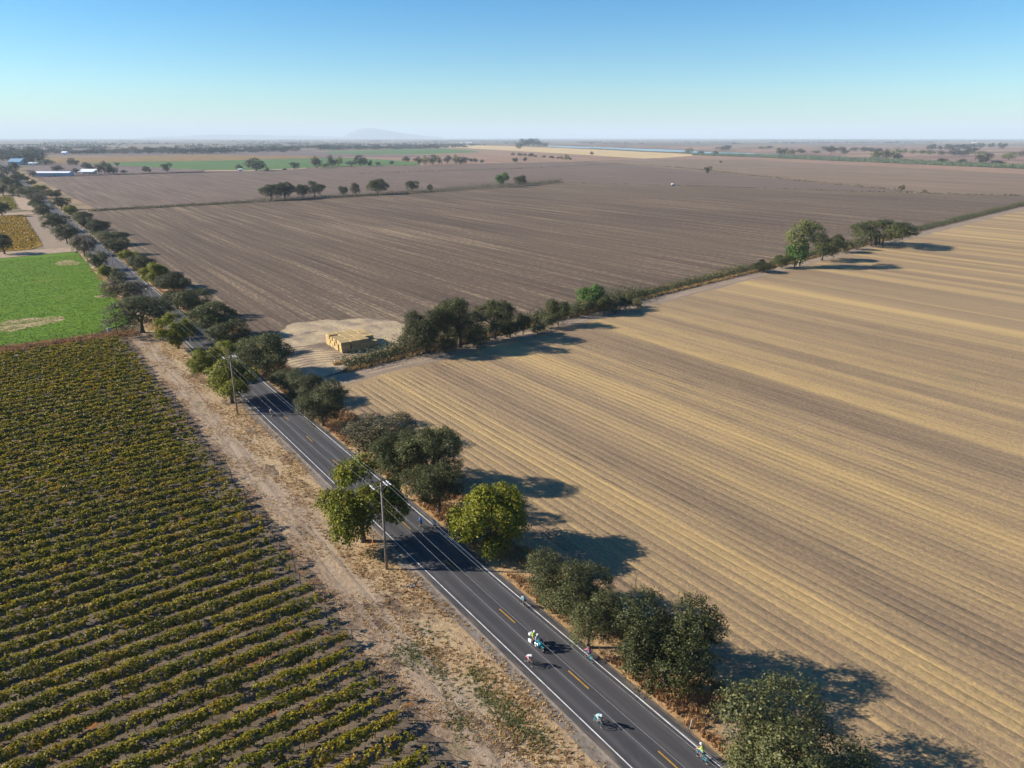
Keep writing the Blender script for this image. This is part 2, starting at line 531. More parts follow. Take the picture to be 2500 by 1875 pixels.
M['green_blade'] = leaf_mat('green_weed_blades', [(0, (.060, .075, .020)), (.5, (.115, .125, .035)), (1, (.27, .21, .08))], .25, .05, .4)
M['bark'] = plain('grey_brown_bark', (.085, .066, .052), .9, var=.35)
M['pale_bark'] = plain('pale_bark', (.42, .37, .31), .9, var=.25)
M['wood_pole'] = plain('weathered_pole_wood', (.20, .155, .125), .85, var=.25)
M['steel'] = plain('galvanised_steel', (.50, .52, .54), .45, .6)
M['insulator'] = plain('grey_porcelain', (.45, .47, .50), .4)
M['wire'] = plain('aluminium_wire', (.30, .31, .33), .7, .0, .1)
M['post_dark'] = plain('dark_vine_post', (.045, .038, .034), .8)
M['vine_wood'] = plain('vine_trunk_wood', (.045, .033, .026), .9)
def bale_material():
    m = Mat('pressed_straw', .95, .1)
    c = m.ramp(m.noise((5, 5, 9), 4, .7), [(.3, (.33, .235, .110)), (.7, (.56, .42, .21))])
    oi = m.n('ShaderNodeObjectInfo')
    c = m.mix(1.0, c, m.ramp(oi.outputs['Random'], [(0, (.72, .72, .74)), (1, (1.08, 1.04, 1.0))]), 'MULTIPLY')
    m.color(c); m.bump(m.noise((6, 6, 12), 4, .8), .8, .1)
    return m.mat
M['straw_bale'] = bale_material()
M['black'] = plain('black_rubber', (.012, .012, .013), .7)
M['chrome'] = plain('dull_metal', (.10, .10, .105), .4, .5)
M['white'] = plain('white_plastic', (.46, .47, .48), .45)
M['skin'] = plain('skin', (.33, .175, .12), .6)
M['dark_cloth'] = plain('black_lycra', (.012, .013, .016), .6)
M['navy'] = plain('navy_cloth', (.02, .03, .10), .6)
M['cyan'] = plain('light_cyan_jersey', (.20, .40, .46), .6)
M['pink_j'] = plain('pink_jersey', (.52, .14, .23), .6)
M['blue_j'] = plain('blue_jersey', (.06, .30, .62), .6)
M['white_j'] = plain('white_jersey', (.40, .41, .43), .6)
M['lime_j'] = plain('lime_jersey', (.40, .50, .07), .6)
M['hivis'] = plain('hi_vis_vest', (.36, .52, .02), .6)
M['teal_j'] = plain('teal_jersey', (.04, .30, .36), .6)
M['red_j'] = plain('dark_red_jersey', (.30, .04, .05), .6)
M['teal_paint'] = plain('teal_frame_paint', (.02, .28, .34), .3)
M['grey_paint'] = plain('silver_grey_paint', (.32, .35, .38), .3, .3)
M['shoe'] = plain('white_shoe', (.25, .25, .25), .5)
M['roof_white'] = plain('pale_metal_roof', (.72, .74, .78), .45, var=.08)
M['wall_blue'] = plain('blue_grey_siding', (.30, .36, .42), .7, var=.08)
M['roof_blue'] = plain('blue_metal_roof', (.17, .30, .42), .5)
M['wall_white'] = plain('white_siding', (.72, .72, .70), .7, var=.05)
M['roof_brown'] = plain('brown_shingle', (.30, .18, .13), .8, var=.2)
M['glass'] = plain('dark_window', (.03, .04, .05), .1)
M['door'] = plain('grey_door', (.25, .25, .26), .6)
M['orange_paint'] = plain('orange_marker', (.85, .28, .03), .5)
M['stone'] = plain('grey_rubble', (.17, .155, .135), .9, var=.3)
M['farm_red'] = plain('dull_red_machine', (.30, .10, .07), .6)
mm = Mat('hazy_hill', .95, .05); mm.color(mm.ramp(mm.noise((.0015, .0015, .003), 5), [(.3, (.10, .11, .08)), (.7, (.22, .19, .13))]))
M['hill'] = mm.mat

# ------------------------------------------------------------------ setting: ground sheets
def sheet(name, pts, mat, z, parent=None):
    me = bpy.data.meshes.new(name)
    pts = [(p[0], p[1]) for p in pts]
    area = sum(pts[i - 1][0] * pts[i][1] - pts[i][0] * pts[i - 1][1] for i in range(len(pts)))
    if area < 0: pts = pts[::-1]
    me.from_pydata([(x, y, z) for x, y in pts], [], [tuple(range(len(pts)))])
    me.materials.append(mat)
    me.update()
    o = ob(name, me, parent)
    return struct(o)

def px(*uv):
    return [at(u, v) for u, v in uv]

def rough_edge(a, b, n, amp):
    a, b = np.array(a, float), np.array(b, float)
    d = (b - a) / max(1e-6, np.linalg.norm(b - a))
    nrm = np.array([-d[1], d[0]])
    out = []
    ph = random.random() * 9
    for i in range(n):
        k = i / n
        w = amp * (math.sin(k * 23 + ph) * .5 + math.sin(k * 61 + ph * 2) * .35 + random.uniform(-.4, .4))
        out.append(tuple(a + (b - a) * k + nrm * w * (1 if 0 < i else 0)))
    return out

def ragged(pts, step, amp):
    out = []
    for i in range(len(pts)):
        a, b = pts[i], pts[(i + 1) % len(pts)]
        L = math.hypot(b[0] - a[0], b[1] - a[1])
        out += rough_edge(a, b, max(1, int(L / step)), amp)
    return out

R = 34000.0
sheet('ground', [(R * math.cos(a * PI / 24), R * math.sin(a * PI / 24)) for a in range(48)], M['plain'], -0.12)

# far strips, listed from the horizon towards the camera
sheet('marsh', px((1250, 356), (2500, 356), (2500, 400), (1850, 374), (1700, 366), (1500, 359)), M['marsh'], -0.06)
sheet('golden_field', px((1000, 350), (1250, 357), (1480, 366), (1700, 377), (1760, 384), (1590, 388), (1500, 383), (1380, 375), (1250, 368), (1100, 360)), M['gold'], -0.03)
sheet('far_brown_field', px((100, 376), (560, 372), (800, 368), (1090, 362), (1330, 371), (1500, 384), (1600, 387), (1411, 394), (1026, 403), (1000, 396), (900, 388), (770, 381)), M['pink'], -0.045)
sheet('mauve_field', px((95, 379), (380, 372), (690, 368), (800, 370), (913, 377), (1100, 379), (1000, 384), (780, 381.5), (500, 378), (300, 382)), M['mauve'], -0.02)
sheet('far_green_field', px((834, 368.6), (972, 365), (1092, 363), (1162, 368.6), (1171, 372), (1026, 376.5), (913, 376.5), (800, 375), (794, 369.5)), M['far_green'], 0.01)
sheet('orange_vineyard', px((100, 386), (300, 381.5), (500, 378), (770, 381), (782, 385.5), (500, 392.5), (339, 394.6), (192, 399), (120, 399)), M['orange_strip'], -0.005)
sheet('green_crop_field', px((192, 399), (339, 395), (500, 392.5), (782, 386), (853, 386), (945, 390), (1025, 397), (1026, 402), (997, 403.5), (839, 406), (749, 409), (647, 415), (500, 414), (420, 411), (280, 403)), M['far_green'], 0.02)
sheet('farmyard', px((90, 404), (192, 400), (280, 404), (420, 412), (500, 415), (647, 416), (749, 410), (700, 415), (500, 421), (285, 427), (84, 433), (60, 415)), M['mauve'], 0.0)
sheet('farm_lane', px((500, 416), (640, 414.5), (700, 412), (752, 409.5), (748, 411.5), (640, 417.5), (500, 419)), M['dust'], 0.035)
sheet('far_tan_field', px((1411, 394), (1600, 386), (1850, 390), (2500, 417), (2620, 490), (2240, 469), (2000, 448), (1730, 421), (1508, 401)), M['far_stubble'], -0.02)
sheet('reed_bank', px((1810, 375.6), (1990, 380.5), (2520, 405), (2520, 413), (1850, 384.3), (1700, 379.2)), M['reed_floor'], 0.03)
sheet('levee_top', px((1700, 379), (1850, 384.5), (2520, 414), (2520, 426), (1850, 391), (1600, 387)), M['pink'], 0.02)
sheet('far_ploughed_field', px((235, 512), (84, 432), (285, 425.5), (500, 419), (749, 410), (1026, 403.5), (1411, 394.5), (1508, 400), (1730, 420), (2000, 447), (2240, 468), (2060, 466.5), (1643, 453), (1370, 446), (1107, 466), (640, 492)), M['far_plough'], 0.0)
sheet('river', px((1338, 355.6), (1455, 359), (1545, 362.3), (1670, 366.6), (1710, 370), (1830, 374), (1990, 381), (1980, 384), (1810, 379), (1720, 376), (1676, 373.4), (1600, 371), (1515, 366.4), (1430, 362), (1338, 358.2)), M['water'], 0.06)

# the middle field, the stubble field, the ditch and the farm track
mid = [(44, 160)] + [(44, 597)] + px((237, 513), (640, 491), (945, 474), (1107, 464), (1297, 451.5), (1370, 445.5), (1643, 452.5), (2060, 466.5), (2560, 479))
mid += [(x, ditch_y(x) + 5) for x in (700, 500, 300, 200, 140, 100, 58)]
sheet('ploughed_field', mid, M['ploughed'], 0.03)
stub_edge = [(x, ditch_y(x) - 9.5) for x in (53.5, 120, 200, 300, 500, 760)]
stubble = sheet('stubble_field', [(48, -140), (820, -140)] + stub_edge[::-1] + [(48, 137)], M['stubble'], 0.03)
trk = [(x, ditch_y(x) - 10.2 + .6 * math.sin(x * .21)) for x in range(52, 780, 6)]
trk += [(x, ditch_y(x) - 3.0 + .5 * math.sin(x * .17)) for x in range(778, 50, -6)]
sheet('farm_track', trk, M['track'], 0.045)
dit = [(x, ditch_y(x) - 3.2 + random.uniform(-.5, .3)) for x in range(59, 780, 4)] + [(x, ditch_y(x) + 4.6 + random.uniform(-.6, .6)) for x in range(778, 58, -4)]
sheet('ditch', dit, M['rusty_weeds'], 0.055)
yard = ragged(px((615, 905), (640, 840), (700, 795), (800, 780), (925, 778), (1010, 800), (1000, 835), (930, 862), (850, 893), (800, 917), (735, 945)), 3, 1.8)
sheet('hay_yard', yard, M['yard'], 0.05)

def ribbon(name, pts, w, mat, z):
    V, Q = [], []
    for i, p in enumerate(pts):
        a, b = np.array(pts[max(0, i - 1)]), np.array(pts[min(len(pts) - 1, i + 1)])
        d = (b - a) / np.linalg.norm(b - a); nn = np.array([-d[1], d[0]])
        ww = w * random.uniform(.6, 1.2)
        V += [(*(np.array(p) + nn * ww / 2), z), (*(np.array(p) - nn * ww / 2), z)]
    for i in range(len(pts) - 1): Q.append((2 * i + 1, 2 * i + 3, 2 * i + 2, 2 * i))
    return struct(ob(name, mesh_np(name, V, Q), None, mat))
M['dug_soil'] = field_mat('dark_dug_soil', (.060, .042, .034), (.24, .18, .125), (1.1, .8, 5), .9, p=(.40, .60))
def blob(u, v, rx, ry, mat, z, name='soil_patch'):
    c = at(u, v); n = 30; ph = random.uniform(0, 6)
    pts = []
    for k in range(n):
        a = 2 * PI * k / n
        r = 1 + .25 * math.sin(3 * a + ph) + .18 * math.sin(7 * a + 2 * ph) + random.uniform(-.18, .18)
        pts.append((c[0] + rx * r * math.cos(a), c[1] + ry * r * math.sin(a)))
    sheet(name, pts, M[mat], z)
for k, (u, v, rx, ry) in enumerate(((885, 1490, 1.3, 1.9), (660, 1150, 1.1, 2.2), (612, 1052, .8, 1.8), (1215, 1800, 1.4, 2.2), (960, 1620, .7, 1.5), (745, 1300, .9, 1.8), (500, 930, 1.0, 2.6), (1120, 1745, .8, 1.5))):
    blob(u, v, rx, ry, 'dug_soil', .046 + .0012 * k)
for k, x in enumerate((25.3, 27.0)):
    ribbon('wheel_rut', [(x + .5 * math.sin(y * .05) + .25 * math.sin(y * .17 + k), y) for y in np.arange(8, 200, 2.0)], .45, M['track'], .0575)
for k in range(9):
    c0 = at(760 - k * 5, 905 - k * 2)
    rr = 7.5 + k * 1.35
    a0 = random.uniform(.2, .5)
    ribbon('tyre_track', [(c0[0] + 2 + rr * math.cos(a0 + j * .12), c0[1] - 1 + rr * .8 * math.sin(a0 + j * .12)) for j in range(16)], .42, M['rusty_weeds'], .056 + .001 * k)
for off in (1.2, 3.0):
    ribbon('tyre_track', [(x, ditch_y(x) + 7.2 + off + .25 * math.sin(x * .4)) for x in np.arange(60, 92, 2)], .35, M['rusty_weeds'], .067)
for off in (-5.6, -7.6):
    ribbon('wheel_rut', [(x, ditch_y(x) + off + .35 * math.sin(x * .13)) for x in np.arange(56, 420, 3)], .55, M['dust'], .052)

# gravel margin, left verge and vineyard floor
sheet('right_verge', ragged([(40, 8), (49.5, 8), (48.3, 60), (49, 135), (52, 150), (49, 200), (47.5, 420), (47.5, 1250), (41, 1250)], 6, .5), M['verge'], 0.036)
sheet('left_verge', [(21.0, 5), (36, 5), (36, 1250), (29.5, 1250), (28.8, 610), (29.6, 404), (28.6, 300), (27.0, 225), (23, 208)], M['verge'], 0.030)
sheet('vineyard_floor', [(-120, 5)] + rough_edge((23.0, 5), (23.4, 206), 70, .7) + [(23.0, 206.5), (-120, 209)], M['vine_soil'], 0.040)
sheet('weed_strip', ragged([(-80, 208.5), (27, 206.8), (28.6, 222), (24, 217), (10, 213), (-80, 214.5)], 3, .5), M['rusty_weeds'], 0.044)
sheet('green_field', ragged([(-90, 214), (12, 213.6), (25.4, 222.5), (28.2, 240), (29, 300), (29, 386), (-90, 371)], 5, .5), M['crop_green'], 0.050)
sheet('bare_patch', ragged(px((135, 645), (150, 636), (176, 634), (193, 643), (186, 647), (158, 648)), 2, 1.5), M['thin_crop'], 0.056)
sheet('bare_patch', ragged(px((20, 782), (60, 777), (150, 772), (158, 780), (95, 798), (20, 812), (0, 806), (0, 790)), 2, 1.5), M['thin_crop'], 0.056)
sheet('bare_patch', ragged(px((230, 722), (262, 719), (265, 727), (240, 727)), 2, 1.5), M['thin_crop'], 0.056)
sheet('dirt_crossing', ragged([(-90, 372), (29, 387), (31, 402), (18, 405), (-90, 396)], 5, .6), M['dust'], 0.046)
sheet('yellow_vineyard', [(-60, 408), (12.0, 407), (17.7, 419), (18.3, 591), (-60, 594)], M['yellow_vines'], 0.06)
sheet('dirt_lane', ragged([(18, 405), (30, 400), (29, 594), (18.7, 592)], 6, .5), M['track'], 0.052)
sheet('dirt_crossing', ragged([(-60, 596), (29, 597), (29, 612), (-60, 640)], 6, 1.0), M['dust'], 0.050)
sheet('lime_vineyard', [(-60, 648), (16.5, 650), (18.5, 785), (-60, 790)], M['lime_vines'], 0.06)
sheet('dirt_lane', ragged([(18.5, 640), (29, 620), (29, 800), (19.5, 790)], 6, .6), M['dust'], 0.056)

# straw furrows of the stubble field: raised beds with trenches between them
def furrows():
    xs0, pitch, n = 50.0, 1.52, 98
    V, Q = [], []
    for i in range(n):
        x0 = xs0 + i * pitch
        y_end = ditch_y(x0) - 12.0 - random.uniform(0, 1.5)
        y_beg = max(-120.0, (x0 - 50) * -0.85 + 8 - 25)
        m = int((y_end - y_beg) / 2.2)
        ys = np.linspace(y_beg, y_end, m)
        wob = .015 * np.sin(ys * .11 + i) + RNG.normal(0, .014, m)
        hgt = (.027 + RNG.normal(0, .007, m) + .006 * math.sin(i * 2.1)) * max(.12, 1 - (x0 - 50) / 110)
        b = len(V)
        for k in range(m):
            j = RNG.normal(0, .02, 4)
            V += [(x0 + .0 + wob[k] + j[0], ys[k], .034), (x0 + .08 + wob[k] + j[1] * .6, ys[k], .034 + hgt[k] + j[1] * .3),
                  (x0 + 1.37 + wob[k] + j[2] * .6, ys[k], .034 + hgt[k] + j[2] * .3), (x0 + 1.43 + wob[k] + j[3] * .6, ys[k], .034)]
        for k in range(m - 1):
            for q in range(3):
                a = b + k * 4 + q
                Q.append((a, a + 1, a + 5, a + 4))
    o = ob('furrow_ridges', mesh_np('furrow_ridges', V, Q), stubble, M['stubble'])
    stuff(o)
furrows()

# road
ROAD_L, ROAD_R, ROAD_C = 34.78, 40.90, 37.85
road = sheet('road', [(34.0, 4), (41.55, 4), (41.55, 2600), (34.0, 2600)], M['asphalt'], 0.10)
mb = MB()                                            # sloping asphalt edges so that the road has a real shoulder
for x0, x1 in ((33.6, 34.0), (41.55, 41.9)):
    z0, z1 = (.02, .10) if x0 < 35 else (.10, .02)
    mb.poly([(x0, 4, z0), (x1, 4, z1), (x1, 1300, z1), (x0, 1300, z0)], [(0, 1, 2, 3)])
struct(mb.build('shoulder_edge', M['gravel'], road))
sheet('gravel_shoulder', ragged([(32.6, 5), (34.2, 5), (34.2, 700), (33.1, 700)], 2.5, .22), M['gravel'], 0.050)
for x in (ROAD_L, ROAD_R):
    o = sheet('edge_line', [(x - .055, 4), (x + .055, 4), (x + .055, 1400), (x - .055, 1400)], M['white_paint'], 0.106, road)
s0 = 4.2
dash = None
while s0 < 560:
    if dash is None:
        dash = sheet('centre_dash', [(ROAD_C - .065, 0), (ROAD_C + .065, 0), (ROAD_C + .065, 3.0), (ROAD_C - .065, 3.0)], M['yellow_paint'], 0.106, road)
        dash.location.y = s0
    else:
        d = dash.copy(); COL.objects.link(d); d.parent = road; d.location.y = s0
    s0 += 12.0

# hills on the horizon
def hill(name, u0, u1, profile, dist, seed):
    a = ray(u0, HOR); b = ray(u1, HOR)
    rng = random.Random(seed)
    n = len(profile)
    V, Q = [], []
    rows = 7
    for j in range(rows):
        k = j / (rows - 1)
        env = math.sin(PI * k) ** .8
        for i in range(n):
            f = i / (n - 1)
            d = a * (1 - f) + b * f
            h2 = d[:2] / np.linalg.norm(d[:2])
            r = dist + (k - .5) * dist * .22
            h = profile[i] * dist * (1 + rng.uniform(-.06, .06)) * env
            V.append((h2[0] * r, h2[1] * r, -1 + (CAM_H + 2) * env * (1 if profile[i] > 0 else 0) + h))
    for j in range(rows - 1):
        for i in range(n - 1):
            p = j * n + i
            Q.append((p, p + 1, p + n + 1, p + n))
    o = ob(name, mesh_np(name, V, Q, smooth=True), None, M['hill'])
    return struct(o)
hill('mountain', 825, 1090, [0, .0018, .0058, .0090, .0104, .0112, .0106, .0096, .0080, .0068, .0056, .0042, .0032, .0022, .0014, .0008, .0004, 0], 27000, 3)
hill('hills', 330, 880, [0, .0004, .0008, .0010, .0022, .0030, .0034, .0026, .0030, .0024, .0016, .0020, .0014, .0008, .0004, 0], 29000, 5)

# ------------------------------------------------------------------ foliage makers
def leaf_quads(C, N, size, rng, aspect=0.62):
    n = len(C)
    T = rng.normal(size=(n, 3))
    N = N / np.linalg.norm(N, axis=1, keepdims=True)
    T -= N * np.sum(T * N, axis=1, keepdims=True)
    T /= np.linalg.norm(T, axis=1, keepdims=True)
    B = np.cross(N, T)
    s = (size * rng.uniform(.65, 1.35, n))[:, None]
    bend = N * s * .18
    V = np.stack([C - T * s * .5 - bend, C + B * s * .5 * aspect + bend, C + T * s * .5 - bend, C - B * s * .5 * aspect + bend], axis=1).reshape(-1, 3)
    Q = np.arange(n * 4).reshape(n, 4)
    return V, Q

def crown(seed, lobes, zc, zr, spread, lobe_r, clumps, leaves, leaf, clump_r, flat=1.0, zmin=0.0):
    rng = np.random.default_rng(seed)
    L, Cs, Ns = [], [], []
    for i in range(lobes):
        d = rng.normal(size=3); d /= np.linalg.norm(d)
        k = rng.uniform(.35, 1.0) ** .5
        c = np.array([d[0] * spread * k, d[1] * spread * k, zc + d[2] * zr * k])
        L.append((c, lobe_r * rng.uniform(.7, 1.3)))
    for c, r in L:
        m = max(6, int(clumps * (r / lobe_r) ** 2))
        d = rng.normal(size=(m, 3)); d /= np.linalg.norm(d, axis=1, keepdims=True)
        d[:, 2] = np.where((d[:, 2] < -.3) & (rng.random(m) < .6), -d[:, 2], d[:, 2])
        rad = r * rng.uniform(.62, 1.1, m)
        P = c + d * rad[:, None] * np.array([1, 1, flat])
        keep = np.ones(m, bool)
        for c2, r2 in L:
            if c2 is c: continue
            keep &= np.linalg.norm((P - c2) / np.array([1, 1, flat]), axis=1) > r2 * .6
        P, d = P[keep], d[keep]
        m = len(P)
        off = rng.normal(0, clump_r, (m, leaves, 3))
        Cc = (P[:, None, :] + off).reshape(-1, 3)
        Nn = (d[:, None, :] * .75 + rng.normal(0, .5, (m, leaves, 3)) + np.array([0, 0, .3])).reshape(-1, 3)
        Cs.append(Cc); Ns.append(Nn)
    C = np.concatenate(Cs); N = np.concatenate(Ns)
    # unit size: 1 wide, top at 1
    w = np.percentile(np.abs(C[:, :2]), 97)
    C[:, :2] *= .48 / w
    top = np.percentile(C[:, 2], 99.3)
    C[:, 2] *= .985 / top
    ok = C[:, 2] > zmin
    C, N = C[ok], N[ok]
    V, Q = leaf_quads(C, N, leaf, rng)
    return V, Q, [(c * np.array([.48 / w, .48 / w, .985 / top])) for c, r in L]

def trunk_mesh(seed, lobes, fork=.30, r=.030, lean=.03, limbs=6, stems=1):
    rng = random.Random(seed)
    mb = MB()
    for s in range(stems):
        ox = 0 if stems == 1 else rng.uniform(-.16, .16)
        oy = 0 if stems == 1 else rng.uniform(-.16, .16)
        lx, ly = ox + rng.uniform(-lean, lean), oy + rng.uniform(-lean, lean)
        rr = r if stems == 1 else r * .6
        mb.tube([(ox, oy, -.02), (ox + (lx - ox) * .4, oy + (ly - oy) * .4, fork * .45), (lx, ly, fork)], [rr * 1.45, rr, rr * .85], 8)
        ls = sorted(lobes, key=lambda c: rng.random())[:limbs]
        for c in ls:
            m1 = ((lx + c[0]) * .5 + rng.uniform(-.04, .04), (ly + c[1]) * .5 + rng.uniform(-.04, .04), fork + (c[2] - fork) * .62)
            mb.tube([(lx, ly, fork - .03), m1, (c[0], c[1], c[2])], [rr * .62, rr * .4, rr * .12], 6)
            for q in range(2):
                e = (c[0] + rng.uniform(-.12, .12), c[1] + rng.uniform(-.12, .12), c[2] + rng.uniform(.02, .12))
                mb.tube([m1, ((m1[0] + e[0]) / 2, (m1[1] + e[1]) / 2, (m1[2] + e[2]) / 2 + .02), e], [rr * .26, rr * .18, rr * .06], 5)
    return mb

KIND = {}
def make_kind(key, leafmat, n, low=False, bark=None, **kw):
    tr = kw.pop('tr', {})
    out = []
    for i in range(n):
        seed = sum(map(ord, key)) * 17 + i * 31
        V, Q, lob = crown(seed, **kw)
        me = mesh_np(key + '_crown', V, Q)
        me.materials.append(M[leafmat])
        tm = trunk_mesh(seed, lob, **tr).mesh(key + '_trunk', [M[bark or 'bark']], True)
        out.append((me, tm))
    KIND[key] = out

make_kind('oak', 'oak_leaf', 4, lobes=17, zc=.54, zr=.32, spread=.33, lobe_r=.165, clumps=84, leaves=25, leaf=.0205, clump_r=.019, zmin=.09, tr=dict(fork=.30, r=.032))
make_kind('bushoak', 'oak_leaf', 3, lobes=17, zc=.50, zr=.34, spread=.35, lobe_r=.17, clumps=74, leaves=20, leaf=.024, clump_r=.020, zmin=.0, tr=dict(fork=.22, r=.028))
make_kind('greyoak', 'grey_leaf', 3, lobes=16, zc=.52, zr=.32, spread=.34, lobe_r=.16, clumps=82, leaves=25, leaf=.0205, clump_r=.020, zmin=.0, tr=dict(fork=.24, r=.028))
make_kind('walnut', 'walnut_leaf', 3, lobes=19, zc=.56, zr=.34, spread=.40, lobe_r=.135, clumps=54, leaves=18, leaf=.032, clump_r=.027, zmin=.10, tr=dict(fork=.30, r=.030, limbs=9))
make_kind('roundwalnut', 'walnut_leaf', 2, lobes=20, zc=.52, zr=.37, spread=.37, lobe_r=.145, clumps=62, leaves=18, leaf=.034, clump_r=.028, zmin=.05, tr=dict(fork=.25, r=.026))
make_kind('brown', 'brown_leaf', 2, lobes=16, zc=.50, zr=.34, spread=.36, lobe_r=.16, clumps=46, leaves=14, leaf=.032, clump_r=.026, zmin=.05, tr=dict(fork=.25, r=.028))
make_kind('tallleaf', 'bright_leaf', 2, lobes=12, zc=.55, zr=.36, spread=.28, lobe_r=.17, clumps=40, leaves=12, leaf=.055, clump_r=.035, zmin=.06, tr=dict(fork=.3, r=.025))
make_kind('cotton', 'cotton_leaf', 1, bark='pale_bark', lobes=13, zc=.70, zr=.22, spread=.36, lobe_r=.15, clumps=34, leaves=12, leaf=.034, clump_r=.028, zmin=.30, tr=dict(fork=.5, r=.030, limbs=9, lean=.1))
make_kind('spreading', 'oak_leaf', 1, lobes=20, zc=.54, zr=.32, spread=.40, lobe_r=.16, clumps=64, leaves=18, leaf=.025, clump_r=.024, zmin=.14, tr=dict(fork=.36, r=.022, limbs=5, stems=7))
make_kind('shrub', 'scrub_leaf', 3, lobes=9, zc=.42, zr=.34, spread=.32, lobe_r=.22, clumps=26, leaves=11, leaf=.06, clump_r=.045, zmin=.0, tr=dict(fork=.2, r=.02, limbs=4))
make_kind('far', 'far_leaf', 4, lobes=9, zc=.48, zr=.34, spread=.30, lobe_r=.22, clumps=24, leaves=6, leaf=.085, clump_r=.05, zmin=.02, tr=dict(fork=.3, r=.032, limbs=4))
make_kind('faryellow', 'cotton_leaf', 2, lobes=9, zc=.46, zr=.3, spread=.32, lobe_r=.21, clumps=20, leaves=6, leaf=.085, clump_r=.05, zmin=.05, tr=dict(fork=.3, r=.028, limbs=4))
make_kind('farbrown', 'brown_leaf', 1, lobes=9, zc=.46, zr=.34, spread=.32, lobe_r=.22, clumps=22, leaves=6, leaf=.085, clump_r=.05, zmin=.02, tr=dict(fork=.3, r=.028, limbs=4))

NAME = dict(oak='oak_tree', bushoak='oak_tree', greyoak='oak_tree', walnut='walnut_tree', roundwalnut='walnut_tree', brown='roadside_shrub',
            tallleaf='young_tree', cotton='cottonwood_tree', spreading='oak_tree', shrub='shrub', far='far_tree', faryellow='far_tree', farbrown='far_tree')
tree_no = [0]
def tree_at(kind, b, h, w, label, group=None, name=None, var=None, rz=None):
    tree_no[0] += 1
    i = tree_no[0]
    me, tm = KIND[kind][(i if var is None else var) % len(KIND[kind])]
    name = name or NAME[kind]
    cat = 'shrub' if 'shrub' in name else 'tree'
    t = thing(name, label, cat, (b[0], b[1], 0.03), (i * 2.399) % (2 * PI) if rz is None else rz, group, (w * (.93 + .14 * ((i * .618) % 1)), w * (1.07 - .14 * ((i * .618) % 1)), h))
    if kind != 'shrub' or h > 1.5:
        ob('trunk', tm, t)
    ob('crown', me, t)
    return t

def tree_px(kind, u, v, vtop, wpx, label, group=None, name=None, var=None, rz=None, hk=.93, grow=1.14):
    b = at(u, v)
    h = max(.6, tall(b, u, vtop) * hk)
    w = wpx / FPX * depth(b, h * .5) * grow
    h *= 1 + (grow - 1) * .3
    return tree_at(kind, b, h, w, label, group, name, var, rz)

# ------------------------------------------------------------------ the vineyard: one thing per row
def vine_rows():
    pitch, y0 = 2.60, 18.2
    n = 72
    post_me = None
    for i in range(n):
        y = y0 + i * pitch
        if y > 205.5: break
        xe = 21.4 + .35 * math.sin(i * 1.7) + random.uniform(-.35, .35)
        # stay a little beyond the left edge of the photograph
        f = np.array([ray(0, v)[:2] / -ray(0, v)[2] * CAM_H for v in (1875, 1500, 1200, 1000, 900, 850)])
        xl = float(np.interp(y, f[:, 1], f[:, 0])) - 14.0
        if y < f[0, 1]: xl = f[0, 0] - 14 + (f[0, 1] - y) * .9
        xl = min(xl, xe - 6)
        L = xe - xl
        dist = math.hypot((xe + xl) / 2, y)
        lod = 1.0 if y < 75 else (.72 if y < 120 else .5)
        sz = .20 if y < 75 else (.24 if y < 120 else .30)
        rng = np.random.default_rng(500 + i)
        # a rounded hedge of shoots along the cordon, thicker and thinner, with rare gaps
        nc = int(L * (20 if y < 75 else (15 if y < 120 else 11)))
        cx = xl + rng.random(nc) * L
        vig = .80 + .22 * np.sin(cx * .55 + i * 2.3) * np.sin(cx * .17 + i) + .14 * np.sin(cx * 1.9 + i * 4.1)
        gap = (np.sin(cx * .9 + i * 5.1) + np.sin(cx * .37 + i * 1.3)) < -1.90
        near_end = (xe - cx) < 3 + 2 * math.sin(i * 3.3)
        keep = ~gap & ~(near_end & (rng.random(nc) < .55))
        cx, vig = cx[keep], np.clip(vig[keep] + rng.normal(0, .10, keep.sum()), .35, 1.25)
        m = len(cx)
        th = rng.uniform(-.35, PI + .35, m)
        cy = y + np.cos(th) * .72 * vig
        cz = 1.0 + np.sin(th) * .64 * vig
        nl = 11
        C = np.stack([cx, cy, cz], 1)[:, None, :] + rng.normal(0, 1, (m, nl, 3)) * np.array([.14, .10, .08])
        N = np.stack([np.zeros(m), np.cos(th), np.abs(np.sin(th)) + .25], 1)[:, None, :] + rng.normal(0, .45, (m, nl, 3))
        V, Q = leaf_quads(C.reshape(-1, 3), N.reshape(-1, 3), sz, rng, .8)
        t = thing('vine_row', 'vine row, green turning rust, %s of the near vineyard counted from the bottom' % nth(i), 'vine row', (0, 0, 0), 0, 'vine rows of the near vineyard')
        ob('foliage', mesh_np('vine_foliage', V, Q), t, M['vine_leaf'])
        if y < 150:
            mb = MB()
            k = xl + .8
            while k < xe - .6:
                mb.tube([(k, y, .03), (k + random.uniform(-.12, .12), y + random.uniform(-.06, .06), .55), (k + random.uniform(-.25, .25), y, 1.0)], [.045, .035, .03], 4)
                k += 1.75
            stuff(mb.build('vine_trunks', M['vine_wood'], t))
        if y < 150:
            p = MB(); p.tube([(xe + .55, y, .03), (xe + .55, y, 1.55)], .05, 6)
            p.build('end_post', M['post_dark'], t)
            p = MB(); p.tube([(xe + 1.9, y, .03), (xe + .55, y, 1.4)], .022, 4)
            p.build('anchor_stay', M['post_dark'], t)
            p = MB()
            for z in (.95, 1.42):
                p.tube([(xl, y, z), (xe + .55, y, z)], .010, 3, False)
            k = xl + 3
            while k < xe - 2:
                p.tube([(k, y, .03), (k, y, 1.5)], .028, 4)
                k += 7.0
            p.build('trellis', M['post_dark'], t)
vine_rows()

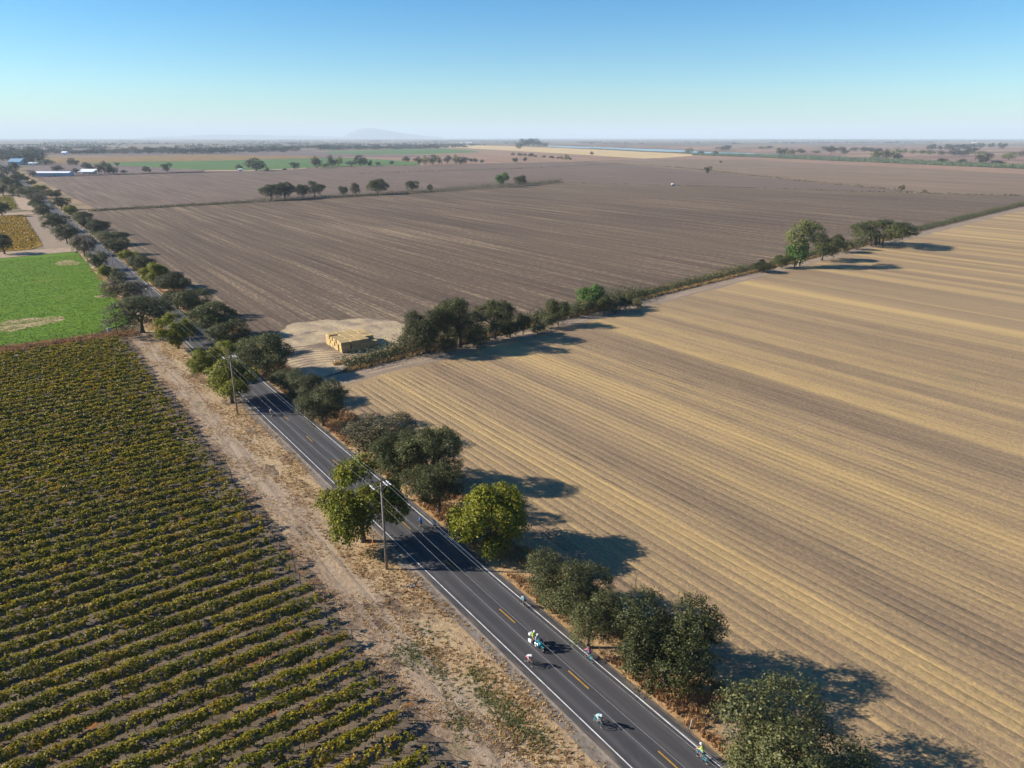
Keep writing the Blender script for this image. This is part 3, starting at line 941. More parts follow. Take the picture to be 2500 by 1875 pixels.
# ------------------------------------------------------------------ roadside trees
# kind, base u, v, crown top v, crown width px, look
RIGHT = [
    ('greyoak', 1922, 1962, 1700, 375, 'broad olive oak cut by the bottom edge'),
    ('bushoak', 1622, 1676, 1462, 258, 'big round dark oak'),
    ('greyoak', 1436, 1582, 1424, 160, 'bushy grey green oak with low branches'),
    ('greyoak', 1378, 1498, 1334, 195, 'dense grey green bush oak'),
    ('roundwalnut', 1190, 1352, 1186, 172, 'bright yellow green walnut tree'),
    ('oak', 1072, 1252, 1112, 140, 'dark shaded oak'),
    ('oak', 1055, 1190, 1030, 130, 'tall blackish green oak'),
    ('oak', 972, 1178, 1045, 128, 'dark oak leaning over the road'),
    ('brown', 935, 1092, 1005, 140, 'brownish half bare bush'),
    ('greyoak', 790, 1040, 932, 98, 'grey green oak with slanting trunks'),
    ('greyoak', 748, 982, 916, 76, 'low grey green shrub oak'),
    ('greyoak', 708, 962, 902, 62, 'small rounded grey green shrub oak'),
    ('bushoak', 650, 915, 814, 112, 'large dark round oak beside the hay yard'),
    ('roundwalnut', 560, 884, 832, 48, 'small yellow green walnut tree'),
    ('bushoak', 572, 862, 780, 80, 'grey green oak thicket'),
    ('bushoak', 520, 822, 738, 94, 'wide dark oak'),
    ('bushoak', 472, 775, 703, 72, 'tall rounded dark oak'),
    ('bushoak', 418, 770, 710, 46, 'narrow green oak'),
    ('bushoak', 424, 714, 667, 68, 'dark wide oak'),
    ('roundwalnut', 380, 700, 641, 50, 'yellow tinged walnut tree'),
    ('greyoak', 350, 668, 622, 48, 'grey green round oak'),
    ('walnut', 316, 640, 610, 36, 'yellowish walnut tree'),
    ('bushoak', 290, 622, 580, 46, 'dark oak'),
    ('greyoak', 276, 598, 563, 58, 'broad grey green oak'),
    ('bushoak', 245, 574, 535, 44, 'dark round oak'),
    ('bushoak', 214, 562, 530, 28, 'green oak'),
    ('oak', 206, 543, 516, 36, 'dark green oak'),
    ('walnut', 178, 526, 500, 28, 'lighter green walnut tree'),
    ('bushoak', 150, 512, 481, 34, 'very dark oak'),
    ('oak', 139, 484, 463, 32, 'very dark domed oak'),
    ('brown', 112, 478, 459, 26, 'brownish oak'),
    ('walnut', 100, 470, 451, 28, 'yellow green walnut tree'),
    ('brown', 78, 453, 438, 20, 'small brownish tree'),
    ('bushoak', 62, 443, 430, 18, 'dark small oak'),
    ('walnut', 52, 436, 424, 15, 'yellowish small tree'),
    ('far', 42, 429, 416, 16, 'hazy green tree'),
    ('far', 33, 423, 409, 17, 'hazy grey tree'),
    ('far', 22, 417, 403, 16, 'hazy bluish tree'),
]
LEFT = [
    ('walnut', 888, 1322, 1130, 178, 'large open yellow green walnut with forked trunk'),
    ('walnut', 567, 984, 880, 112, 'yellow green walnut with bare forked trunk'),
    ('walnut', 512, 924, 850, 74, 'dull green walnut tree'),
    ('walnut', 436, 851, 765, 76, 'small gold tinged walnut with slanting trunk'),
    ('oak', 348, 812, 722, 128, 'broad blackish oak with thick trunks'),
    ('brown', 308, 735, 683, 88, 'brown leaved wide shrub'),
    ('bushoak', 290, 700, 662, 34, 'dull green oak'),
    ('walnut', 265, 682, 646, 34, 'yellowish walnut tree'),
    ('bushoak', 243, 660, 614, 42, 'dark bushy oak'),
    ('brown', 208, 624, 572, 48, 'brownish tree with bare slanting trunk'),
    ('greyoak', 165, 594, 545, 44, 'grey green round oak'),
    ('bushoak', 140, 566, 520, 50, 'dark wide oak'),
    ('bushoak', 107, 530, 496, 42, 'dull brownish green oak'),
    ('oak', 90, 510, 484, 32, 'dark oak'),
    ('brown', 92, 494, 470, 46, 'brownish green oak'),
    ('greyoak', 72, 484, 454, 42, 'broad grey green oak'),
    ('oak', 46, 481, 446, 32, 'dark oak on two bare trunks'),
    ('oak', 30, 480, 452, 20, 'narrow dark oak'),
    ('oak', 8, 477, 450, 30, 'dark oak cut by the left edge'),
    ('oak', 26, 462, 432, 44, 'hazy dark oak'),
    ('oak', 40, 446, 425, 30, 'hazy green oak'),
    ('far', 14, 444, 420, 28, 'hazy blue green tree'),
    ('far', 18, 428, 410, 24, 'hazy blue grey tree'),
    ('far', 4, 420, 402, 24, 'hazy grey tree'),
]
for i, (k, u, v, vt, w, look) in enumerate(RIGHT):
    tree_px(k, u, v, vt, w, '%s, %s tree right of the road' % (look, nth(i)), 'trees along the right of the road', grow=.98 if i < 4 else (1.08 if i < 9 else 1.17), hk=.88 if i < 9 else .93)
for i, (k, u, v, vt, w, look) in enumerate(LEFT):
    tree_px(k, u, v, vt, w, '%s, %s tree left of the road' % (look, nth(i)), 'trees along the left of the road', grow=1.14)
tree_px('oak', 12, 620, 574, 44, 'dark oak on the left edge beside the yellow vineyard', hk=1.0)
tree_px('oak', 6, 528, 494, 38, 'dark oak on the left edge above the yellow vineyard', hk=1.0)

# ditch trees between the stubble and the ploughed field, from the hay yard outwards
DITCH = [
    ('oak', 1040, 862, 756, 92, 'grey green oak nearest the straw stack'),
    ('oak', 1122, 848, 723, 112, 'tallest dark oak'),
    ('oak', 1208, 828, 732, 78, 'dark oak with drooping sides'),
    ('shrub', 1090, 862, 826, 40, 'dark green low shrub'),
    ('shrub', 1168, 848, 800, 46, 'yellowish green shrub between trunks'),
    ('bushoak', 1246, 826, 786, 34, 'low dark bush'),
    ('bushoak', 1277, 818, 766, 32, 'small dark tree'),
    ('shrub', 1312, 812, 782, 44, 'wide olive shrub'),
    ('shrub', 1338, 802, 770, 36, 'rusty olive shrub'),
    ('bushoak', 1362, 795, 730, 48, 'medium dark rounded tree'),
    ('shrub', 1398, 776, 742, 24, 'yellow green shrub'),
    ('shrub', 1424, 770, 731, 36, 'brownish shrub'),
    ('tallleaf', 1438, 760, 697, 54, 'bright green young tree'),
    ('bushoak', 1475, 768, 721, 34, 'slim dark tree'),
    ('shrub', 1500, 764, 736, 34, 'green brown shrub'),
    ('bushoak', 1528, 757, 721, 26, 'small dark bush'),
    ('shrub', 1556, 752, 728, 30, 'low dark green shrub'),
    ('bushoak', 1862, 665, 640, 42, 'low dark bush'),
    ('bushoak', 1907, 655, 622, 32, 'rounded dark bush'),
    ('cotton', 1950, 650, 535, 78, 'tall pale cottonwood with bare white trunk'),
    ('tallleaf', 1940, 652, 588, 44, 'green bush at the cottonwood foot'),
    ('oak', 2006, 636, 570, 62, 'dense blackish oak'),
    ('oak', 2043, 615, 572, 24, 'small dark tree on a thin stem'),
    ('shrub', 2064, 618, 586, 32, 'olive shrub'),
    ('shrub', 2092, 610, 582, 28, 'yellowish shrub'),
    ('spreading', 2146, 600, 538, 116, 'wide flat topped oak'),
]
for i, (k, u, v, vt, w, look) in enumerate(DITCH):
    tree_px(k, u, v, vt, w, '%s, %s along the field ditch from the road' % (look, nth(i)), 'trees along the ditch', grow=1.22)

# hedge trees across the middle of the fields
HEDGE = [
    ('oak', 662, 489, 455, 38, 'dark oak'), ('oak', 696, 487, 450, 40, 'tall dark oak'), ('oak', 740, 484, 454, 27, 'thin trunked dark oak'),
    ('oak', 768, 480, 447, 36, 'leaning dark oak'), ('bushoak', 839, 478, 457, 18, 'small dark bush'), ('brown', 868, 477, 450, 21, 'half bare olive tree'),
    ('oak', 923, 474, 442, 40, 'round dark oak'), ('bushoak', 1006, 468, 444, 24, 'green tree'), ('bushoak', 1050, 466, 452, 12, 'little round bush'),
    ('tallleaf', 1226, 457, 426, 25, 'pale green tree'), ('bushoak', 1270, 453, 431, 24, 'dark rounded tree'),
]
for i, (k, u, v, vt, w, look) in enumerate(HEDGE):
    tree_px(k, u, v, vt, w, '%s on the hedge behind the ploughed field, %s from the left' % (look, nth(i)), 'trees on the hedge line', grow=1.28, hk=1.05)

# trees round the farm sheds and along the farm lane, left to right
FARM = [(39, 416, 399, 20), (72, 402, 380, 20), (98, 400, 378, 22), (112, 403, 392, 28), (142, 417, 407, 20), (82, 432, 419, 14), (172, 404, 389, 14), (186, 404, 393, 11), (187, 425, 413, 14),
        (210, 412, 399, 16), (222, 417, 405, 16), (244, 424, 403, 14), (256, 424, 399, 15), (268, 424, 404, 18), (278, 424, 412, 14), (286, 406, 398, 8), (303, 424, 416, 10),
        (355, 420, 408, 12), (366, 421, 411, 8), (409, 420, 402, 20), (584, 415, 404, 12), (627, 416, 392, 36), (651, 419, 411, 9), (719, 413, 399, 18),
        (774, 410, 387, 22), (795, 408, 400, 12), (812, 407, 385, 18), (826, 406, 386, 16), (858, 405, 395, 20), (882, 405, 384, 23), (903, 405, 394, 9), (922, 404, 397, 10), (956, 403, 394, 9),
        (988, 394, 385, 9), (995, 395, 384, 10), (1013, 393, 388, 8), (1024, 402, 386, 14), (1038, 402, 384, 14), (1056, 401, 382, 16), (1072, 401, 383, 13), (1092, 400, 383, 16),
        (1113, 400, 382, 14), (1124, 400, 386, 11), (1135, 400, 386, 12), (1150, 396, 388, 10), (1160, 396, 388, 9), (1177, 397, 391, 8), (1258, 396, 387, 10), (1281, 395, 386, 8)]
FARM.sort(key=lambda q: q[0])
for i, (u, v, vt, w) in enumerate(FARM):
    k = 'far'
    look = 'hazy dark tree'
    if u in (774,): k, look = 'farbrown', 'hazy brownish tree'
    elif u in (1038, 1072, 826, 1113): k, look = 'faryellow', 'hazy olive tree'
    tree_px(k, u, v, vt, w, '%s on the farm lane line, %s from the left' % (look, nth(i)), 'trees along the far farm lane', hk=1.12, grow=1.4)

# river side and right hand far plain
RIVER = [(1268, 364, 352, 14, 'far'), (1278, 357, 342, 22, 'far'), (1290, 357, 341, 24, 'far'), (1302, 356, 341, 22, 'far'), (1316, 357, 345, 16, 'far'), (1332, 357, 350, 14, 'far'),
         (1256, 395, 388, 9, 'far'), (1282, 393, 386, 6, 'far'), (1252, 380, 374, 10, 'farbrown'), (1270, 381, 374, 12, 'farbrown'), (1283, 381, 375, 9, 'farbrown'), (1297, 382, 375, 11, 'far'), (1306, 383, 379, 8, 'farbrown'),
         (1327, 385, 380, 10, 'farbrown'), (1348, 387, 381, 12, 'farbrown'), (1362, 388, 383, 8, 'farbrown'), (1372, 389, 382, 9, 'faryellow'), (1383, 391, 379, 11, 'faryellow'), (1392, 391, 386, 7, 'far'),
         (1445, 379, 371, 8, 'far'), (1728, 424, 409, 15, 'far'), (1760, 398, 393, 6, 'farbrown'), (1680, 374, 363, 16, 'faryellow'), (1713, 376, 369, 14, 'far'), (1745, 378, 370, 16, 'faryellow'),
         (1763, 367, 358, 24, 'farbrown'), (1777, 366, 356, 12, 'far'), (1904, 378, 364, 14, 'far'), (1916, 378, 364, 14, 'far'), (1930, 379, 366, 18, 'farbrown'), (1956, 374, 365, 18, 'far'), (1992, 375, 368, 14, 'farbrown'),
         (2014, 368, 359, 20, 'far'), (2028, 375, 359, 18, 'far'), (2050, 368, 360, 20, 'far'), (2062, 376, 364, 16, 'far'), (2086, 369, 361, 18, 'far'), (2110, 371, 360, 16, 'far'), (2128, 371, 362, 16, 'far'), (2144, 372, 363, 14, 'far'),
         (2136, 388, 370, 20, 'faryellow'), (2162, 388, 368, 24, 'farbrown'), (2184, 387, 366, 24, 'faryellow'), (2194, 388, 378, 20, 'farbrown'), (2206, 374, 365, 14, 'faryellow'), (2228, 375, 367, 18, 'faryellow'),
         (2300, 397, 388, 18, 'far'), (2345, 399, 389, 18, 'far'), (2398, 401, 380, 28, 'far'), (2436, 401, 393, 30, 'farbrown'), (2462, 390, 374, 28, 'faryellow'), (2274, 366, 354, 16, 'far'), (2296, 366, 357, 10, 'farbrown'),
         (2316, 366, 354, 20, 'far'), (2342, 365, 354, 22, 'far'), (2356, 365, 354, 16, 'far'), (2330, 379, 366, 22, 'far'), (2352, 380, 369, 22, 'far'), (2372, 376, 362, 20, 'far'), (2390, 378, 369, 26, 'faryellow'),
         (2270, 378, 368, 18, 'faryellow'), (2250, 376, 368, 18, 'faryellow'), (2300, 379, 370, 20, 'farbrown'), (2376, 362, 352, 16, 'far'), (2394, 361, 351, 16, 'far'), (2420, 360, 351, 12, 'far'), (2446, 364, 351, 16, 'far'),
         (2410, 383, 374, 22, 'faryellow'), (2490, 382, 370, 22, 'farbrown'), (2200, 466, 453, 11, 'farbrown'), (2257, 470, 464, 9, 'farbrown'), (1876, 362, 357, 14, 'far'), (1860, 364, 358, 18, 'faryellow')]
RIVER.sort(key=lambda q: q[0])
for i, (u, v, vt, w, k) in enumerate(RIVER):
    look = {'far': 'hazy dark tree', 'faryellow': 'hazy olive green tree', 'farbrown': 'hazy brownish tree'}[k]
    tree_px(k, u, v, vt, w, '%s on the far plain right of centre, %s from the left' % (look, nth(i)), 'trees near the river', hk=1.1, grow=1.3)

# the long belt of trees beyond the orange vineyard, and the wood behind the blue roof
rngb = random.Random(5)
belt = []
for k in range(64):
    u = 4 + k * 11.4 + rngb.uniform(-4, 4)
    v = np.interp(u, [0, 120, 300, 520, 760], [378, 375, 374, 374, 369]) + rngb.uniform(-2.0, 1.5)
    belt.append((u, v, rngb.uniform(7, 14), rngb.uniform(13, 24)))
for k in range(26):
    u = 780 + k * 11.6 + rngb.uniform(-4, 4)
    belt.append((u, 366.5 - (u - 780) * .012 + rngb.uniform(-1.5, .5), rngb.uniform(5, 10), rngb.uniform(11, 22)))
for k in range(15):
    belt.append((rngb.uniform(0, 100), rngb.uniform(382, 396), rngb.uniform(12, 20), rngb.uniform(16, 26)))
for a0, a1, where in ((0, 64, 'the long belt beyond the orange vineyard'), (64, 90, 'the belt behind the far green field'), (90, 105, 'the wood behind the blue warehouse')):
    for i, (u, v, hp, wp) in enumerate(sorted(belt[a0:a1])):
        tree_px(rngb.choice(['far', 'far', 'far', 'farbrown']), u, v, v - hp, wp, 'hazy bluish tree in %s, %s from the left' % (where, nth(i)), 'trees of ' + where, hk=1.05, grow=1.6)

# nobody could count the dots of trees on the horizon: one object
def horizon_trees():
    rng = np.random.default_rng(77)
    Cs, Ns, S = [], [], []
    rows = []
    for _ in range(260):                         # broken hedgerows and windbreaks
        v = 337.2 + rng.random() ** 1.7 * 26
        u0 = rng.uniform(-80, 2500)
        if u0 > 1150 and v > 352: continue
        rows.append((u0, v, rng.uniform(20, 180) * (1 + (v < 345)), rng.uniform(.5, 2.2)))
    for u0, v, L, dens in rows:
        n = int(L / 3.2 * dens)
        for k in range(n):
            u = u0 + rng.uniform(0, L); vv = v + rng.normal(0, .12)
            b = at(u, vv)
            h = rng.uniform(4, 11)
            m = 9
            c = np.array([b[0], b[1], h * .5]) + rng.normal(0, 1, (m, 3)) * np.array([h * .42, h * .42, h * .24])
            Cs.append(c); Ns.append(rng.normal(size=(m, 3)) + [0, 0, .4]); S.append(np.full(m, h * .62))
    C = np.concatenate(Cs); N = np.concatenate(Ns); S = np.concatenate(S)
    V, Q = leaf_quads(C, N, S, rng, .9)
    o = stuff(ob('distant_trees', mesh_np('distant_trees', V, Q), None, M['far_leaf']))
    tag(o, 'broken lines of hazy trees scattered over the plain up to the horizon', 'trees')
horizon_trees()

# ------------------------------------------------------------------ scrub, weeds and dry grass (nobody could count them)
def scrub(name, pts, leafmat, label, cat, leaf, per, hgt, seed, spread=(.55, .55, .35)):
    """pts: clump centres (x, y, height)"""
    rng = np.random.default_rng(seed)
    P = np.array(pts)
    m = len(P)
    off = rng.normal(0, 1, (m, per, 3)) * np.array(spread)
    C = np.stack([P[:, 0], P[:, 1], P[:, 2] * .55], 1)[:, None, :] + off * (P[:, 2] * hgt)[:, None, None]
    C[..., 2] = np.abs(C[..., 2]) + .05
    N = off * np.array([1, 1, 1.2]) + rng.normal(0, .5, (m, per, 3)) + np.array([0, 0, .4])
    V, Q = leaf_quads(C.reshape(-1, 3), N.reshape(-1, 3), leaf, rng, .7)
    o = stuff(ob(name, mesh_np(name, V, Q), None, M[leafmat]))
    tag(o, label, cat)
    return o

rg = np.random.default_rng(21)
pts = []
x = 60.0
while x < 780:
    dens = .55 if x < 330 else .3
    big = .55 + .45 * math.sin(x * .13) * math.sin(x * .041 + 1)
    for k in range(5 if x < 185 else 3):
        side = rg.normal(0, 1.5)
        h = max(.5, (2.3 * big + .6) * rg.uniform(.5, 1.25)) * (1.45 if x < 185 else 1.0)
        pts.append((x + rg.uniform(-.5, .5), ditch_y(x) + .6 + side, h))
    x += .30 if x < 330 else .55
scrub('ditch_scrub', pts, 'scrub_leaf', 'line of green and olive scrub filling the ditch between two fields', 'scrub', .34, 15, 1.0, 3)
pts = []
for hx in np.arange(58, 552, .45):
    y = np.interp(hx, [50, 182, 240, 299, 375, 491, 552], [598, 605, 609, 613, 622.6, 648.7, 670.4])
    big = np.interp(hx, [58, 170, 182, 300, 380, 440, 500, 552], [.9, 1.1, 2.0, 1.6, 2.6, 3.0, 2.4, 2.2])
    for k in range(2):
        pts.append((hx + rg.uniform(-.5, .5), y + rg.normal(0, 2.2), 1.7 * big * rg.uniform(.5, 1.2)))
scrub('hedge_scrub', pts, 'oak_leaf', 'dark scrub of the hedge line behind the ploughed field', 'scrub', .55, 9, 1.0, 4)
pts = []
for a, b, h, dn in (((877, 425), (1026, 420), 1.6, .6), ((1026, 420), (1290, 411.5), 1.8, .9), ((1290, 411.5), (1508, 400), 1.5, .5),
                    ((1411, 394.5), (1508, 400.5), 1.4, .4), ((1508, 400.5), (1650, 409), 1.5, .6), ((1650, 409), (2000, 447), 1.5, .9), ((2000, 447), (2203, 466), 1.6, 1.0),
                    ((1370, 446), (1643, 452.5), .5, .35), ((1643, 452.5), (2060, 466.5), .6, .7), ((2060, 466.5), (2500, 478.5), .7, .9),
                    ((85, 431.5), (500, 419.2), 1.4, .5), ((750, 410.4), (1026, 404), 1.6, .8)):
    A, B = np.array(at(*a)), np.array(at(*b))
    L = np.linalg.norm(B - A)
    for k in range(int(L * dn)):
        q = A + (B - A) * rg.random() + rg.normal(0, 1.0, 2)
        pts.append((q[0], q[1], 1.3 * h * rg.uniform(.5, 1.3)))
drain_pts, pts = pts, []
for y in np.arange(92, 620, .75):
    if math.sin(y * .21) + math.sin(y * .083 + 1) < -.9: continue
    for k in range(2):
        pts.append((44.0 + rg.normal(0, 1.1), y + rg.uniform(-.5, .5), rg.uniform(.7, 2.4)))
    if y > 240 and rg.random() < .6:
        pts.append((31.2 + rg.normal(0, .7), y, rg.uniform(.6, 2.0)))
scrub('roadside_scrub', pts, 'oak_leaf', 'low dark green scrub between the trunks of the roadside trees', 'scrub', .40, 14, .8, 23)
pts = drain_pts
scrub('drain_scrub', pts, 'brown_leaf', 'thin dark lines of scrub along the far field drains', 'scrub', .8, 5, 1.0, 6)
pts = []
for k in range(9000):
    u = rg.uniform(1690, 2520)
    lo = np.interp(u, [1690, 1810, 1990, 2520], [376.5, 376, 380.5, 405])
    hi = np.interp(u, [1690, 1850, 2520], [379, 384.3, 413])
    q = at(u, lo + (hi - lo) * rg.random() ** .6)
    pts.append((q[0], q[1], rg.uniform(1.5, 4.0)))
for k in range(900):
    u = rg.uniform(1440, 1800)
    q = at(u, np.interp(u, [1440, 1515, 1600, 1676, 1720, 1800], [362.4, 366.6, 371.2, 373.7, 376.3, 379.2]) + rg.normal(0, .12))
    pts.append((q[0], q[1], rg.uniform(1.0, 3.0)))
scrub('reed_bed', pts, 'reed_leaf', 'grey green band of reeds and willows along the river bank', 'reeds', 2.2, 5, .8, 8)

for nm, y0, y1, xf, mt, stp in (('yellow_vine_foliage', 409, 590, lambda y: 12.0 + 6 * min(1, (y - 407) / 30), 'yellow_vine_leaf', 2.6), ('lime_vine_foliage', 652, 784, lambda y: 17.0, 'lime_vine_leaf', 2.6)):
    pts = []
    yy = y0
    while yy < y1:
        xx = -45.0
        while xx < xf(yy) - .4:
            pts.append((xx, yy + rg.normal(0, .25), rg.uniform(.9, 1.5)))
            xx += rg.uniform(.5, 1.0)
        yy += stp
    M[mt] = leaf_mat(mt, [(0, (.10, .075, .008)), (.4, (.22, .15, .012)), (.8, (.33, .21, .015)), (1, (.28, .12, .015))] if 'yellow' in nm else [(0, (.09, .09, .010)), (.6, (.20, .18, .018)), (1, (.27, .22, .03))], .35, .0, .4)
    scrub(nm, pts, mt, 'rows of %s vines in the far vineyard left of the road' % ('yellow orange' if 'yellow' in nm else 'lime green'), 'vines', .75, 4, .45, 19)

def blades(name, P, mat, label, cat, h, spread, width, nb, seed):
    rng = np.random.default_rng(seed)
    P = np.asarray(P)
    m = len(P)
    base = P[:, None, :] + rng.normal(0, 1, (m, nb, 3)) * np.array([spread * .5, spread * .5, 0])
    k = P[:, 2:3] * 0 + rng.uniform(.5, 1.3, (m, nb))
    tip = base + np.stack([rng.normal(0, spread, (m, nb)), rng.normal(0, spread, (m, nb)), h * k], -1)
    d = rng.normal(size=(m, nb, 3)); d[..., 2] = 0
    d /= np.linalg.norm(d, axis=-1, keepdims=True)
    a = base - d * width; b = base + d * width
    V = np.stack([a, b, tip], 2).reshape(-1, 3)
    T = np.arange(len(V)).reshape(-1, 3)
    o = stuff(ob(name, mesh_np(name, V, None, T), None, M[mat]))
    tag(o, label, cat)
    return o

def clustered(n, x0, x1, y0, y1, seed, freq=.35, thr=0.0):
    rng = np.random.default_rng(seed)
    y = y0 + (y1 - y0) * rng.random(n) ** 1.5
    x = rng.uniform(x0, x1, n)
    f = np.sin(x * freq * 2.1 + np.sin(y * freq * .7) * 2) + np.sin(y * freq + x * .8) + rng.normal(0, .5, n)
    k = f > thr
    return np.stack([x[k], y[k], np.full(k.sum(), .045)], 1)

blades('dry_grass', clustered(15000, 27.5, 33.6, 8, 330, 31, .3, -.4), 'dry_blade', 'short golden dry grass on the left verge of the road', 'grass', .20, .13, .05, 5, 41)
blades('field_edge_grass', clustered(11000, 22.0, 29, 8, 210, 32, .4, .1), 'dry_blade', 'sparse straw coloured grass between the vines and the farm lane', 'grass', .13, .14, .045, 5, 42)
blades('roadside_weeds', clustered(17000, 42.2, 49.0, 10, 420, 33, .45, -.5), 'weed_blade', 'rusty and golden weeds under the trees right of the road', 'weeds', .55, .26, .07, 6, 43)
gw = np.concatenate([np.stack([at(u, v)[0] + rg.normal(0, r, n), at(u, v)[1] + rg.normal(0, r * 1.5, n), np.full(n, .05)], 1) for u, v, r, n in ((1022, 1590, .7, 90), (1165, 1650, .6, 80), (1190, 1700, .7, 110), (1245, 1745, .9, 170), (1300, 1800, .9, 120), (1120, 1760, .8, 70), (1070, 1640, .6, 45), (480, 905, 1.0, 150), (985, 1600, .9, 60))])
blades('green_weeds', np.concatenate([clustered(1500, 24.5, 31, 12, 60, 34, .5, 1.1), gw]), 'green_blade', 'patches of low green weeds on the bare verge', 'weeds', .14, .16, .06, 6, 44)
dg = np.array([(xx, ditch_y(xx) + rg.choice([-2.4, 3.6]) + rg.normal(0, .55), .06) for xx in rg.uniform(58, 420, 9000)])
blades('ditch_grass', dg, 'dry_blade', 'golden dry grass on the banks of the field ditch', 'grass', .75, .35, .10, 5, 45)
ws = np.array([(xx, 211.5 + rg.normal(0, 1.5), .05) for xx in rg.uniform(-40, 26, 3800)])
blades('border_weeds', ws, 'weed_blade', 'purple brown weeds between the green field and the vineyard', 'weeds', .6, .3, .09, 6, 46)
gc = np.stack([rg.uniform(-50, 28.6, 22000), 215 + 160 * rg.random(22000) ** 1.3, np.full(22000, .05)], 1)
blades('crop_leaves', gc, 'green_blade' if False else 'green_blade', 'low green crop leaves in the bright field on the left', 'crop', .16, .22, .10, 3, 47).data.materials[0] = leaf_mat('crop_blades', [(0, (.052, .105, .003)), (.7, (.095, .17, .006)), (1, (.15, .21, .015))], .3, .0)

# ------------------------------------------------------------------ bare dead wood
def dead_tree(name, b, h, w, label, seed, mat='pale_bark', r=.06):
    rng = random.Random(seed)
    t = thing(name, label, 'dead tree', (b[0], b[1], .02))
    mb = MB()
    def br(p, d, L, rr, dep):
        q = (p[0] + d[0] * L, p[1] + d[1] * L, p[2] + d[2] * L)
        mid_ = tuple((p[i] + q[i]) / 2 + rng.uniform(-.06, .06) * L for i in range(3))
        mb.tube([p, mid_, q], [rr, rr * .8, rr * .55], 5)
        if dep:
            for k in range(rng.choice([2, 2, 3])):
                e = (d[0] + rng.uniform(-.7, .7) * w, d[1] + rng.uniform(-.7, .7) * w, d[2] + rng.uniform(-.25, .35))
                n = math.sqrt(sum(a * a for a in e))
                br(q, tuple(a / n for a in e), L * rng.uniform(.55, .8), rr * .55, dep - 1)
    br((0, 0, 0), (rng.uniform(-.2, .2), rng.uniform(-.2, .2), 1), h * .38, r, 3)
    mb.build('branches', M[mat], t)
    return t
dead_tree('dead_shrub', at(2085, 1880), 3.2, 1.0, 'bare pale dead shrub beside the broad oak at the bottom right', 3)
dead_tree('dead_shrub', at(2165, 1885), 3.4, .9, 'bare bleached dead sapling in the stubble at the bottom right corner', 4)
dead_tree('dead_tree', at(608, 846), 6.0, 1.0, 'bare grey dead tree behind the oak thicket by the hay yard', 5, 'bark', .09)
dead_tree('dead_tree', at(697, 908), 7.0, .7, 'bare pale snag between the large round oak and the hay yard', 6, 'bark', .09)
dead_tree('dead_shrub', at(1548, 1462), 4.2, .35, 'thin dark bare stem between two oaks at the stubble edge', 7, 'bark', .05)

# fallen log pile at the ditch
t = thing('log_pile', 'heap of grey cut logs at the ditch edge left of the cottonwood', 'log pile', (*at(1856, 641), .03))
for k in range(9):
    mb = MB()
    a = random.uniform(-.5, .5)
    y = random.uniform(-1, 1); z = .3 + .42 * (k // 4)
    mb.tube([(-1.6 * math.cos(a), y - 1.6 * math.sin(a), z), (1.6 * math.cos(a), y + 1.6 * math.sin(a), z + random.uniform(-.1, .25))], [.26, .22], 7)
    mb.build('log', M['bark'], t)
t = thing('rubble_pile', 'small heap of grey rubble beside the nearest utility pole', 'rubble', (*at(1002, 1434), .03), 0, None, (.62, .62, .6))
for k in range(11):
    mb = MB()
    mb.box((random.uniform(-.9, .9), random.uniform(-.6, .6), .14 + random.uniform(0, .14)), (random.uniform(.3, .6), random.uniform(.25, .5), random.uniform(.15, .3)), random.uniform(0, 3), .8, random.uniform(-.4, .4))
    mb.build('stone', M['stone'], t)

# ------------------------------------------------------------------ utility poles and wires
POLES = [(31.1, 5.0), (31.1, 69.7), (31.0, 133.1), (31.2, 210.7), (32.0, 289.5), (32.4, 366.0), (32.4, 444.0), (32.4, 522.0), (32.4, 600.0)]
LOOKS = ['', 'nearest to the front beside the large open walnut', 'beside the yellow green walnut with bare trunk', 'beside the blackish oak on the left', 'right after the brown wide shrub',
         'fifth up the road', 'sixth up the road', 'seventh up the road', 'eighth up the road']
ARMS = [(-1.05, .10), (.62, .10), (1.05, .10)]
POLE_H = 11.4
protopole = None
for i, (x, y) in enumerate(POLES):
    if i == 0: continue
    lab = 'weathered wooden utility pole with crossarm, %s' % LOOKS[i]
    if protopole is None:
        t = thing('utility_pole', lab, 'utility pole', (x, y, .02), 0, 'utility poles along the road')
        mb = MB(); mb.tube([(0, 0, 0), (0, 0, 5), (0, 0, POLE_H + .35)], [.17, .145, .11], 10)
        mb.build('pole', M['wood_pole'], t, True)
        mb = MB(); mb.box((0, .14, POLE_H - .12), (2.4, .11, .13)); mb.build('crossarm', M['wood_pole'], t)
        mb = MB()
        for s in (-1, 1): mb.tube([(s * .75, .14, POLE_H - .16), (0, .1, POLE_H - .85)], .022, 4)
        mb.build('brace', M['steel'], t)
        for ax, _ in ARMS:
            mb = MB()
            mb.tube([(ax, .14, POLE_H - .06), (ax, .14, POLE_H + .06), (ax, .14, POLE_H + .09), (ax, .14, POLE_H + .2)], [.03, .03, .075, .05], 8)
            for s in (-1, 1):
                mb.tube([(ax, .14 + s * .12, POLE_H - .05), (ax, .14 + s * .65, POLE_H + .03)], [.055, .06], 6)
            mb.build('insulator', M['insulator'], t)
        mb = MB(); mb.tube([(.16, 0, 8.5), (.24, 0, 8.5)], .05, 6); mb.build('neutral_bracket', M['steel'], t)
        protopole = t
    else:
        t = copy_tree(protopole)
        t.location = (x, y, .02)
        t['label'] = lab
        t.rotation_euler.z = random.uniform(-.03, .03)
WIRES = [(-1.05, POLE_H + .14, 'left overhead wire above the lane edge'), (.62, POLE_H + .14, 'inner one of the two close overhead wires on the right'),
         (1.05, POLE_H + .14, 'outermost overhead wire on the right arm end'), (.24, 8.5, 'lowest overhead wire below the crossarms')]
